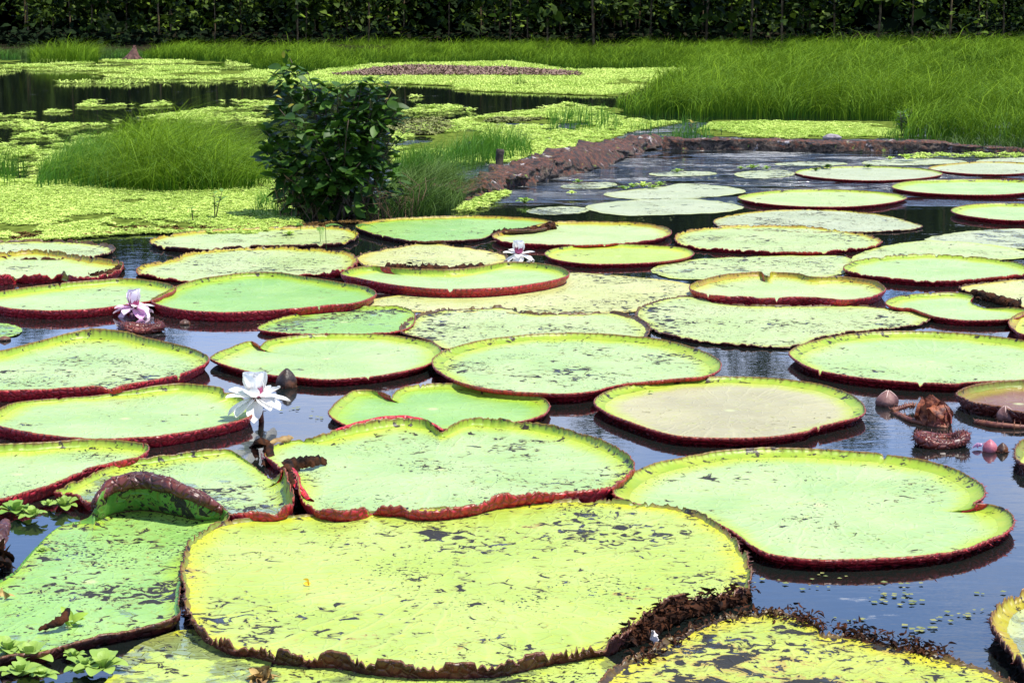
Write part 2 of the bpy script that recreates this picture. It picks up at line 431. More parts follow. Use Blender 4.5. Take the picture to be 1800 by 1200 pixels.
def water_material():
    m, t, b = mat('pond_water'); ln = t.links.new
    g = t.nodes.new('ShaderNodeNewGeometry'); sp = t.nodes.new('ShaderNodeSeparateXYZ'); ln(g.outputs['Position'], sp.inputs[0])
    P = g.outputs['Position']
    mpn = t.nodes.new('ShaderNodeMapping'); mpn.inputs['Scale'].default_value = (1.0, 2.2, 1); ln(P, mpn.inputs['Vector'])
    # the wind only reaches the open water behind the leaves
    wind = math_(t, 'MULTIPLY', step_(t, sp.outputs[1], 16.0, 18.5), math_(t, 'SUBTRACT', 1.0, step_(t, sp.outputs[1], 25, 28)))
    side = math_(t, 'ADD', sp.outputs[0], math_(t, 'MULTIPLY', math_(t, 'SUBTRACT', noise_(t, P, .7, 2), .5), 2.5))
    wind = math_(t, 'MULTIPLY', wind, step_(t, side, -1.4, 0.0))
    patch = step_(t, noise_(t, mpn.outputs[0], .9, 3), .38, .58)
    wind = math_(t, 'MULTIPLY', wind, patch)
    r1 = noise_(t, mpn.outputs[0], 9, 3, .6); r2 = noise_(t, mpn.outputs[0], 3.2, 2)
    h = math_(t, 'ADD', math_(t, 'MULTIPLY', r1, math_(t, 'MULTIPLY_ADD', wind, 2.6, .012)), math_(t, 'MULTIPLY', r2, .02))
    bump_(t, b, h, 1.0, .035)
    # thin scum, then pale streaks within the wind patches
    sc = noise_(t, mpn.outputs[0], 2.6, 6, .68); cl = noise_(t, P, .8, 2)
    film = step_(t, math_(t, 'ADD', sc, math_(t, 'MULTIPLY', math_(t, 'SUBTRACT', cl, .5), .5)), .67, .72)
    film = math_(t, 'MULTIPLY', film, math_(t, 'MULTIPLY_ADD', step_(t, noise_(t, P, 40, 3), .4, .6), .4, .15))
    streak = step_(t, math_(t, 'ADD', noise_(t, mpn.outputs[0], 5.5, 6, .72), math_(t, 'MULTIPLY', math_(t, 'SUBTRACT', noise_(t, P, .9, 3), .5), .5)), .46, .60)
    film = math_(t, 'MAXIMUM', film, math_(t, 'MULTIPLY', math_(t, 'MULTIPLY', streak, wind), .75))
    col = mix_(t, film, (.006, .009, .008), (.27, .27, .26))
    ln(col, b.inputs['Base Color'])
    ln(math_(t, 'MULTIPLY_ADD', film, .5, .015), b.inputs['Roughness'])
    b.inputs['IOR'].default_value = 1.7
    return m
M['water'] = water_material()

# ------------------------------------------------------------------ setting: ground, water
def ground():
    xs = np.concatenate([[-600, -200, -90], np.linspace(-50, 50, 41), [90, 200, 600]])
    ys = np.concatenate([[-500, -100, -30, -10, -6, -4], np.linspace(0, 54, 14), np.linspace(56, 110, 40), [150, 300, 700]])
    X, Y = np.meshgrid(xs, ys)
    def sm(a, lo, hi):
        q = np.clip((a - lo) / (hi - lo), 0, 1); return q * q * (3 - 2 * q)
    rise = np.maximum(sm(Y, 56.5, 60.5), np.maximum(1 - sm(Y, -10, -4), sm(np.abs(X), 44, 60)))
    Z = -.7 + rise * (.82 + .12 * vn(X * .3, Y * .3, 3)) + 11 * sm(Y, 98, 112)  # last term: unseen hill added to block sky gaps behind the woodland
    o = mesh_np('ground', np.stack([X, Y, Z], -1).reshape(-1, 3), grid_faces(len(ys), len(xs)), M['soil'])
    tag(o, kind='structure')
ground()
wv = np.array([(-58, -9, 0), (58, -9, 0), (58, 60.5, 0), (-58, 60.5, 0)], float)
tag(mesh_np('pond_water', wv, np.array([[0, 1, 2, 3]]), M['water']), kind='structure')

# ------------------------------------------------------------------ forest edge
TREE_T, TREE_F = leaf_template(3, .36, .15, .35)
def tree_proto(seed, hgt, low, ls=1.0):
    rs = np.random.default_rng(seed)
    n = 12; z = np.linspace(-.1, hgt * .93, n)
    bend = np.cumsum(rs.normal(0, .05, (n, 2)), 0) * np.linspace(.2, 1, n)[:, None]
    path = np.column_stack([bend, z]); mb = MB()
    mb.add(*tube(path, np.linspace(.030, .009, n), 7))
    limbs = []
    for i in range(16):
        k = rs.integers(2, n - 1); p = path[k]
        if p[2] < low * .8: continue
        a = rs.random() * 6.28; l = rs.uniform(.5, 1.3) * (1.1 - .5 * p[2] / hgt)
        q = p + np.array([math.cos(a) * l, math.sin(a) * l, l * .45])
        mb.add(*tube(np.array([p, (p + q) / 2 + [0, 0, .06], q]), [.022, .014, .006], 5)); limbs.append((p, q))
    trunk = mb.build('trunk', M['bark'], link=False)
    # leaves grow in clusters along the limbs and down the stem
    cen = []
    for p, q in limbs:
        for u in (.35, .6, .85, 1.05): cen.append(p + (q - p) * u)
    for i in range(56):
        zz = low * .7 + (hgt - low * .7) * rs.random() ** 1.25 ; k = np.interp(zz, z, np.arange(n)); p = path[int(k)].copy(); p[2] = zz
        a = rs.random() * 6.28; rr = rs.uniform(.1, .95) * (1.25 - .75 * (zz - low) / (hgt - low))
        cen.append(p + np.array([math.cos(a) * rr, math.sin(a) * rr, 0]))
    cen = np.array(cen)
    pos = np.repeat(cen, 7, 0) + rs.normal(0, .15, (len(cen) * 7, 3))
    if ls < .8: pos = np.concatenate([pos, pos + rs.normal(0, .2, pos.shape)])
    a = rs.random(len(pos)) * 6.28
    ax = np.column_stack([np.cos(a), np.sin(a), rs.uniform(-.9, .45, len(pos))])
    up = np.column_stack([rs.normal(0, .45, len(pos)), rs.normal(0, .45, len(pos)), np.ones(len(pos))])
    V, Q = inst(TREE_T, TREE_F, pos, ax, up, ls * rs.uniform(.13, .31, len(pos)))
    tint = np.repeat(rs.random(len(pos)) ** 6.0, len(TREE_T))  # few bright, most dark: sunlit and shaded leaves put into the tint
    return trunk, mesh_np('crown', V, Q, M['treeleaf'], attrs={'tint': tint}, link=False)

PROTO = [tree_proto(11 + i, h, lo, ls) for i, (h, lo, ls) in enumerate([(9.4, 1.1, 1.05), (10.4, .85, .8), (8.4, .7, 1.15), (9.8, 1.35, 1.0), (13.2, 1.0, .9), (9.6, .75, .5)])]
def tree(k, x, y, s, rz, label):
    r = empty('sapling_tree', (x, y, .12), label, 'tree', 'slender trees along the forest edge')
    r.rotation_euler = (0, 0, rz); r.scale = (s, s, s)
    for me in PROTO[k]:
        o = bpy.data.objects.new(me.name.split('.')[0], me); COL.link(o); o.parent = r
rs = np.random.default_rng(5)
# the trunks one can make out in the photograph (pixel x, distance)
front = [(285, 62, 1), (308, 63, 0), (382, 62, 3), (168, 64, 2), (430, 64, 3), (528, 61.5, 0), (541, 62, 2), (650, 63, 1), (790, 63, 3), (897, 62, 0), (928, 63, 1),
         (961, 61.5, 3), (1043, 61.5, 3), (1140, 64, 2), (1235, 63, 2), (1316, 62, 4), (1370, 61.5, 0), (1461, 62.5, 1), (1535, 61.5, 3), (1594, 63, 2),
         (1660, 61.5, 1), (1755, 63, 0), (60, 64, 0), (-60, 63, 1), (-150, 62, 2), (1870, 62, 3), (1960, 63, 1), (230, 66, 2), (710, 66, 2), (845, 66, 1), (1090, 67, 0), (1280, 66, 4), (1420, 66, 2)]
for i, (X, Y, k) in enumerate(front):
    x = (X - 900) / F * Y
    if X > 1000 and i % 2: k = 5
    tree(k, x, Y, rs.uniform(.8, 1.15) * (1.28 if X > 1000 else .95), rs.random() * 6.28, 'slender pale-stemmed tree with big drooping leaves standing at the dark forest edge')
for i in range(64):
    y = rs.uniform(67, 82); x = rs.uniform(-26, 26)
    tree(int(rs.integers(0, 6)) if x > 0 else int(rs.integers(0, 4)), x, y, rs.uniform(.85, 1.1), rs.random() * 6.28, 'broad-leaved tree half lost in the dark behind the forest edge')

def woodland():
    rs = np.random.default_rng(9); n = 42000
    pos = np.column_stack([rs.uniform(-46, 46, n), rs.uniform(83, 97, n), rs.uniform(0, 1, n) ** .9 * 11.5])
    keep = pos[:, 2] < 8.6 + 3.2 * vn(pos[:, 0] * .22, pos[:, 1] * .22, 4)
    pos = pos[keep]; n = len(pos); a = rs.random(n) * 6.28
    ax = np.column_stack([np.cos(a), np.sin(a), rs.uniform(-.9, .3, n)]); up = np.column_stack([rs.normal(0, .6, n), rs.normal(0, .6, n), np.ones(n)])
    V, Q = inst(TREE_T, TREE_F, pos, ax, up, rs.uniform(.7, 1.3, n))
    tag(mesh_np('woodland', V, Q, M['woods_shaded'], attrs={'tint': np.repeat(rs.random(n), len(TREE_T))}), 'dense dark woodland closing the view behind the trees', 'woodland', kind='stuff')
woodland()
def undergrowth():
    rs = np.random.default_rng(19); n = 15000  # added dark leaves stand in for shade under the forest edge
    pos = np.column_stack([rs.uniform(-27, 27, n), rs.uniform(60.5, 67, n), np.zeros(n)]); left = pos[:, 0] < -9
    pos = pos[left | (pos[:, 1] > 63.5)]; n = len(pos); pos[:, 2] = .10 + rs.random(n) ** 1.5 * (.25 + .55 * vn(pos[:, 0] * .8, pos[:, 1] * .5, 6))
    a = rs.random(n) * 6.28; ax = np.column_stack([np.cos(a), np.sin(a), rs.uniform(-.6, .5, n)]); up = np.column_stack([rs.normal(0, .5, n), rs.normal(0, .5, n), np.ones(n)])
    V, Q = inst(TREE_T, TREE_F, pos, ax, up, rs.uniform(.12, .30, n))
    tag(mesh_np('undergrowth', V, Q, M['woods_shaded'], attrs={'tint': np.repeat(rs.random(n), len(TREE_T))}), 'low undergrowth added in a shade colour at the foot of the forest edge', 'undergrowth', kind='stuff')
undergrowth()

# ------------------------------------------------------------------ grass
def blades(P, h, wid, lean, m, name, seed, z0=-.02, levels=4, wind=(.25, -.1), tintp=1.0, curl=1.0):
    rs = np.random.default_rng(seed); n = len(P)
    a = rs.random(n) * 6.28; l = lean * rs.uniform(.25, 1.3, n)
    d = np.column_stack([np.cos(a) * l + wind[0] * lean, np.sin(a) * l + wind[1] * lean])
    wa = vn(P[:, 0] * .9 + 3, P[:, 1] * .6, seed + 4, 3) * 16; d = d + np.column_stack([np.cos(wa), np.sin(wa)]) * (.55 * lean * rs.uniform(.2, 1.2, n))[:, None]
    h = h * rs.uniform(.62, 1.2, n)
    f = rs.random(n) * 6.28; sx = np.column_stack([np.cos(f), np.sin(f) * .5, np.zeros(n)]) * (wid * rs.uniform(.4, 1.5, n))[:, None]
    st = rs.random(n) < .08; h = h * np.where(st, rs.uniform(1.1, 1.55, n), 1.0); l = l * np.where(st, 1.5, 1)
    V = np.zeros((n, levels + 1, 2, 3))
    for k in range(levels + 1):
        t = k / levels; r = t + curl * .6 * t ** 3
        c = np.column_stack([P + d * (h * (t ** 1.9) * 1.0)[:, None] * r, z0 + h * (t - .32 * curl * (l + .1) * t ** 3)])
        ww = (1 - t ** 1.6) * .5 + .03
        V[:, k, 0] = c - sx * ww; V[:, k, 1] = c + sx * ww
    q = np.array([[2 * k, 2 * k + 1, 2 * k + 3, 2 * k + 2] for k in range(levels)])
    Q = (q[None] + (np.arange(n) * 2 * (levels + 1))[:, None, None]).reshape(-1, 4)
    tint = np.repeat(rs.random(n) ** tintp * .75 + .25 * vn(P[:, 0] * .8, P[:, 1] * .5, seed + 9, 3), 2 * (levels + 1)) * .70 + np.tile(np.repeat(np.linspace(-.2, .55, levels + 1), 2), n)  # tips yellow by nature; darker roots put shade into the colour
    tint = tint + np.repeat(st * .55, 2 * (levels + 1))
    return mesh_np(name, V.reshape(-1, 3), Q, m, attrs={'tint': tint})

def meadow(name, poly, d0, hmin, hmax, wid, lean, m, seed, label, cat='grass', dref=25.0, clump=.5, rim=.6, kind='stuff', nmax=400000, tintp=1.0, **kw):
    rs = np.random.default_rng(seed)
    P, W = sample(poly, d0, rs, nmax)
    far = np.clip(dref / np.maximum(P[:, 1], 1), .12, 1.0)
    P = P[rs.random(len(P)) < far ** 1.5]
    cn_ = np.clip((vn(P[:, 0] * 1.0, P[:, 1] * .6, seed, 3) - .5) * 1.7 + .5, 0, 1); keep = rs.random(len(P)) < np.clip(1.25 - clump + (cn_ - .5) * 2.4 * clump, .12, 1)
    P = P[keep]; cn_ = cn_[keep]
    ed = np.clip(edge_dist(P, W) / rim, 0, 1) ** .6
    h = (hmin + (hmax - hmin) * (.35 * rs.random(len(P)) + .65 * cn_)) * (.45 + .55 * ed)
    ww = wid / np.clip(dref / np.maximum(P[:, 1], 1), .3, 1.0)
    o = blades(P, h, ww, lean, m, name, seed, tintp=tintp, **kw)
    return tag(o, label, cat, kind=kind)

FIELD = [(1092, 200), (1125, 205), (1560, 212), (1592, 245), (1690, 258), (1850, 265), (2050, 262), (2050, 87), (1330, 87), (1318, 116), (1210, 132), (1120, 158), (1080, 186)]
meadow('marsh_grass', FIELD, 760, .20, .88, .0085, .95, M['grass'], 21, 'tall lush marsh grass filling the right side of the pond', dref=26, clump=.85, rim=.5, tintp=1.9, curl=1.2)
BAND = [(250, 104), (400, 107), (470, 122), (560, 125), (620, 122), (650, 113), (900, 109), (1000, 123), (1100, 123), (1330, 120), (1340, 86), (250, 86)]
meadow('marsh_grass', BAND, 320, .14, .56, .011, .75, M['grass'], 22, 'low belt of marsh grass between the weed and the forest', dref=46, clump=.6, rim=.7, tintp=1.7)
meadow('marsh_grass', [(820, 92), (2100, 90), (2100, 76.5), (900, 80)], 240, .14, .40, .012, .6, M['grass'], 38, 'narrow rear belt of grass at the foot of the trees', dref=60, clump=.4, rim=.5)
meadow('marsh_grass', [(-200, 101), (250, 101), (250, 82), (-200, 82)], 420, .10, .30, .012, .5, M['sedge'], 39, 'sparse low grass added to darken the ground under the left trees', dref=60, clump=.5, rim=.5)  # dark sedge colour stands in for tree shade on the bank
meadow('marsh_grass', [(-120, 104), (36, 104), (36, 96), (-120, 96)], 200, .2, .32, .009, .5, M['reed'], 23, 'fringe of short green grass below the dark trees on the far left', dref=46)
meadow('marsh_grass', [(172, 104), (260, 104), (260, 96), (172, 96)], 200, .2, .30, .009, .5, M['reed'], 24, 'thin fringe of grass beside the far brown stump', dref=46)
def tussock(poly, dens, hmin, hmax, wid, lean, m, seed, label, rim=1.0, dref=18, **kw):
    return meadow('grass_tussock', poly, dens, hmin, hmax, wid, lean, m, seed, label, 'tussock', dref=dref, clump=.65, rim=rim, kind='thing', **kw)
tussock([(60, 112), (172, 112), (172, 103), (48, 103)], 500, .42, .75, .012, .6, M['grass'], 25, 'rounded grass tussock standing in the weed at the far left bank', rim=.5, dref=48)
tussock([(150, 333), (290, 341), (440, 336), (476, 328), (476, 292), (400, 268), (240, 268), (120, 292), (95, 318)], 3000, .40, 1.0, .0062, 1.15, M['grass'], 26, 'large arching grass tussock left of the leafy bush', rim=.75, tintp=1.6, curl=1.3)
tussock([(60, 334), (100, 331), (200, 336), (240, 318), (200, 285), (110, 290), (70, 312)], 700, .30, .50, .008, .35, M['reed'], 27, 'upright reedy grass on the left flank of the large tussock', rim=.3)
tussock([(-80, 333), (48, 334), (52, 300), (-80, 300)], 420, .22, .36, .007, .22, M['reed'], 28, 'thin upright reeds in the weed at the left edge of the photo', rim=.1)
meadow('reed_grass', [(690, 330), (760, 318), (860, 292), (935, 275), (930, 258), (860, 262), (790, 278), (690, 300)], 1500, .24, .46, .007, .30, M['reed'], 29, 'bright upright reeds between the bush and the rotten bank', 'reeds', dref=20, clump=.5, rim=.2)
tussock([(690, 388), (760, 386), (815, 366), (820, 340), (790, 320), (700, 318), (670, 350)], 2200, .24, .50, .0055, .75, M['sedge'], 30, 'dark green drooping sedge clump at the right foot of the bush', rim=.35, dref=16)
meadow('reed_grass', [(960, 235), (1090, 232), (1200, 216), (1240, 226), (1250, 236), (1100, 232), (1080, 200), (960, 204)], 130, .14, .30, .008, .25, M['reed'], 31, 'scattered upright reeds in the weed behind the far end of the bank', 'reeds', dref=26, clump=.6, rim=.1)
meadow('reed_grass', [(1180, 252), (1255, 252), (1255, 238), (1180, 238)], 260, .10, .26, .008, .4, M['reed'], 32, 'green shoots growing over the corner of the timber banks', 'reeds', dref=24, rim=.1)
meadow('reed_grass', [(1545, 248), (1640, 256), (1640, 238), (1560, 236)], 260, .14, .30, .008, .4, M['reed'], 33, 'upright shoots behind the timber near the leafy sapling', 'reeds', dref=24, rim=.1)
meadow('dry_grass', [(1630, 268), (1850, 274), (1850, 256), (1640, 254)], 300, .10, .30, .007, .8, M['sedge'], 34, 'brownish drooping grass over the right end of the timber', 'grass', dref=23, rim=.1)
meadow('reed_grass', [(440, 384), (510, 388), (505, 350), (450, 350)], 600, .08, .26, .006, .45, M['reed'], 35, 'fine green shoots at the left foot of the bush', 'grass', dref=16, rim=.1)
meadow('reed_grass', [(560, 158), (640, 152), (690, 150), (690, 140), (560, 146)], 60, .10, .22, .010, .4, M['reed'], 36, 'small shoots in the weed behind the bush top', 'grass', dref=36, rim=.1)
meadow('reed_grass', [(900, 152), (925, 152), (925, 146), (900, 146)], 90, .25, .42, .010, .3, M['reed'], 37, 'little lone reed tuft in the middle of the far weed carpet', 'reeds', dref=36, rim=.1)

# ------------------------------------------------------------------ floating weed carpets
def rosette(nl, rows, inner, seed, wid=.30):
    rs = np.random.default_rng(seed); V = []; Q = []; n0 = 0; G = grid_faces(rows + 1, 3)
    for ring, (cnt, tilt, ln_) in enumerate([(nl, 18, 1.0), (inner, 48, .62)]):
        for i in range(cnt):
            a = 2 * math.pi * (i + rs.uniform(-.2, .2)) / max(cnt, 1) + ring * .5; e = R(tilt + rs.uniform(-10, 14)); l = ln_ * rs.uniform(.8, 1.1)
            t = np.linspace(0.06, 1, rows + 1); hw = wid * l * np.clip(.22 + 1.05 * t, 0, 1) * np.sqrt(np.clip(1.04 - t ** 5, .06, 1))
            for ti, wi in zip(t, hw):
                for s in (-1, 0, 1):
                    x = s * wi; y = ti * l; z = .10 * abs(s) * wi / wid + .06 * math.sin(ti * 3)
                    yy = y * math.cos(e) - z * math.sin(e); zz = y * math.sin(e) + z * math.cos(e) - .10 * ti ** 3 * l
                    V.append((x * math.cos(a) - yy * math.sin(a), x * math.sin(a) + yy * math.cos(a), zz))
            Q.append(G + n0); n0 += (rows + 1) * 3
    return np.array(V), np.concatenate(Q)
ROS = [rosette(6, 2, 3, s) for s in (1, 2, 3)]
ROSFAR = [rosette(5, 1, 2, s, .38) for s in (4, 5)]

def scatter(pos, size, seed, mb, far=False, squash=1.0):
    rs = np.random.default_rng(seed); protos = ROSFAR if far else ROS
    pick = rs.integers(0, len(protos), len(pos))
    for k, (T, Q) in enumerate(protos):
        s = pick == k
        if not s.any(): continue
        p = pos[s]; n = len(p); a = rs.random(n) * 6.28
        V, q = inst(T, Q, p, np.column_stack([np.cos(a), np.sin(a), np.zeros(n)]), np.column_stack([rs.normal(0, .12, n), rs.normal(0, .12, n), np.ones(n)]),
                    np.column_stack([size[s], size[s], size[s] * squash]))
        mb.add(V, q, tint=np.repeat(.55 * rs.random(n) + .75 * vn(p[:, 0] * 1.7, p[:, 1] * .8, seed + 2, 3) - .18, len(T)))

def carpet(label, regions, far=False, seed=1, under=True, mats=None):
    """regions: (pixel polygon, density /m2, size, noise threshold, noise scale)"""
    rs = np.random.default_rng(seed); mb = MB(); um = MB()
    for i, (poly, dens, size, thr, ns) in enumerate(regions):
        P, W = sample(poly, dens, rs)
        cn_ = vn(P[:, 0] * ns, P[:, 1] * ns * .55, seed + i, 4) + .22 * np.clip(1 - edge_dist(P, W) / .5, 0, 1) * (0 if thr > .3 else -1)
        P = P[cn_ > thr]
        if not len(P): continue
        pos = np.column_stack([P, np.full(len(P), .006)])
        scatter(pos, size * rs.uniform(.65, 1.25, len(P)), seed + 50 + i, mb, far)
    o = mb.build('water_lettuce_carpet', mats or M['lettuce'])
    tag(o, label, 'floating weed', kind='stuff')

def weedmat(label, poly, thr, ns, m, seed, z, cell=.12):
    """thin sheet of small weed with a ragged outline: only the cells the noise keeps"""
    W = [px(x, y)[:2] for x, y in poly]; A = np.array(W); lo, hi = A.min(0), A.max(0)
    nx, ny = (np.maximum(2, (hi - lo) / cell)).astype(int)
    X, Y = np.meshgrid(np.linspace(lo[0], hi[0], nx), np.linspace(lo[1], hi[1], ny))
    jit = np.random.default_rng(seed); Xj = X + jit.uniform(-.4, .4, X.shape) * cell; Yj = Y + jit.uniform(-.4, .4, X.shape) * cell
    Z = z + .004 * vn(X * 6, Y * 6, seed)
    Q = grid_faces(ny, nx); C = np.stack([Xj, Yj], -1).reshape(-1, 2); fc = C[Q].mean(1)
    k = inpoly(fc, W) & (vn(fc[:, 0] * ns, fc[:, 1] * ns * .55, seed, 4) + .18 * np.clip(edge_dist(fc, W) / .6, 0, 1) > thr + .1)
    Q = Q[k]; u, inv = np.unique(Q, return_inverse=True)
    V = np.stack([Xj, Yj, Z], -1).reshape(-1, 3)[u]
    tag(mesh_np('weed_mat', V, inv.reshape(-1, 4), m), label, 'floating weed', kind='stuff')

FRONT = [(-90, 436), (-90, 318), (480, 318), (530, 396), (440, 414), (250, 412), (0, 430)]
weedmat('dense mat of weed under the bright water lettuce on the left', FRONT, .26, 2.2, M['mat_under'], 3, .004, .06)
carpet('bright carpet of small water lettuce in front of the left tussock', [(FRONT, 1400, .038, .33, 2.2)], seed=40)
LEFTMID = [(-150, 330), (-150, 178), (480, 178), (480, 300), (240, 268), (110, 290), (60, 330)]
carpet('broken drifts of water lettuce on the dark water at the left', [(LEFTMID, 170, .065, .65, 2.4), ([(-150, 330), (-150, 232), (110, 240), (240, 262), (110, 290), (60, 330)], 240, .06, .55, 2.6), ([(240, 235), (480, 205), (480, 180), (300, 200)], 200, .06, .58, 2.6)], seed=41)
FAR = [(-150, 106), (-150, 118), (130, 124), (150, 130), (240, 142), (330, 140), (480, 147), (500, 152), (560, 150), (620, 122), (470, 124), (400, 108), (200, 106)]
weedmat('thin pale weed sheet across the far left water', FAR, .55, 1.3, M['mat_under'], 5, .004, .22)
carpet('far carpet of water lettuce below the left forest edge', [(FAR, 130, .09, .52, 1.3), ([(-150, 140), (-150, 118), (130, 124), (240, 142), (480, 147), (480, 158), (200, 150)], 40, .12, .62, .6)], far=True, seed=42)
MID = [(500, 152), (690, 148), (800, 152), (800, 160), (970, 166), (1080, 170), (1112, 162), (1210, 134), (1315, 120), (1000, 124), (900, 109), (650, 114), (560, 126)]
weedmat('continuous weed sheet in the middle distance', MID, .10, .5, M['mat_under'], 6, .004, .2)
carpet('broad lime carpet of water lettuce in the middle distance', [(MID, 170, .085, .34, .9)], far=True, seed=43)
carpet('reddish strip of withered weed crossing the far lime carpet', [([(585, 135), (660, 123), (720, 118), (800, 120), (900, 123), (1022, 130), (1020, 136), (800, 135), (640, 136)], 260, .13, .26, .8)], far=True, seed=52, mats=simple('withered_weed', (.10, .06, .045), (.30, .19, .14), .85, 6, 0, tint='tint'))
LOWER = [(690, 236), (720, 222), (800, 212), (900, 198), (1000, 190), (1090, 190), (1095, 206), (1140, 214), (1200, 216), (1100, 236), (1000, 268), (930, 280), (860, 292), (760, 315), (690, 330)]
weedmat('dense weed sheet between the dark pool and the rotten bank', LOWER, .46, .9, M['mat_under'], 9, .004, .10)
carpet('lettuce carpet with dark gaps behind the rotten bank', [(LOWER, 300, .055, .48, 1.2)], seed=44)
carpet('brownish clumps of old lettuce beside the dark pool', [([(680, 235), (690, 214), (780, 208), (805, 228), (760, 240)], 260, .07, .3, 1.2), ([(840, 222), (870, 208), (980, 208), (960, 214)], 260, .07, .3, 1.2)], seed=45, mats=simple('old_lettuce', (.07, .075, .02), (.22, .24, .05), .7, 9, 0, tint='tint'))
BACK = [(1225, 232), (1260, 212), (1580, 214), (1590, 244), (1400, 245), (1250, 240)]
weedmat('weed sheet behind the straight timber', BACK, .05, 1.0, M['mat_under'], 10, .004, .12)
carpet('brown litter of dying lettuce along the front edge of the left carpet', [([(20, 412), (120, 406), (255, 400), (300, 398), (440, 398), (430, 406), (270, 410), (130, 418), (20, 424)], 420, .035, .46, 2.5), ([(455, 396), (600, 392), (640, 388), (640, 394), (500, 402)], 500, .035, .4, 2.5)], seed=53, mats=simple('dying_lettuce', (.045, .022, .010), (.22, .13, .035), .8, 9, 0, tint='tint', spec=.1))
carpet('lime lettuce strip between the straight timber and the marsh grass', [(BACK, 600, .048, .3, 1.6)], seed=46)
carpet('light lettuce cluster lying at the near foot of the rotten bank', [([(785, 390), (800, 368), (840, 352), (890, 336), (893, 345), (850, 366), (815, 382)], 500, .055, .22, 2)], seed=47)
carpet('thin line of lettuce floating under the right end of the timber', [([(1590, 280), (1600, 272), (1800, 272), (1800, 278), (1680, 279)], 120, .06, .40, 2)], seed=48)
carpet('stray lettuce drifting on the dark pool behind the bush', [([(700, 206), (720, 168), (960, 176), (1040, 190), (900, 200)], 60, .09, .60, .9)], seed=49)

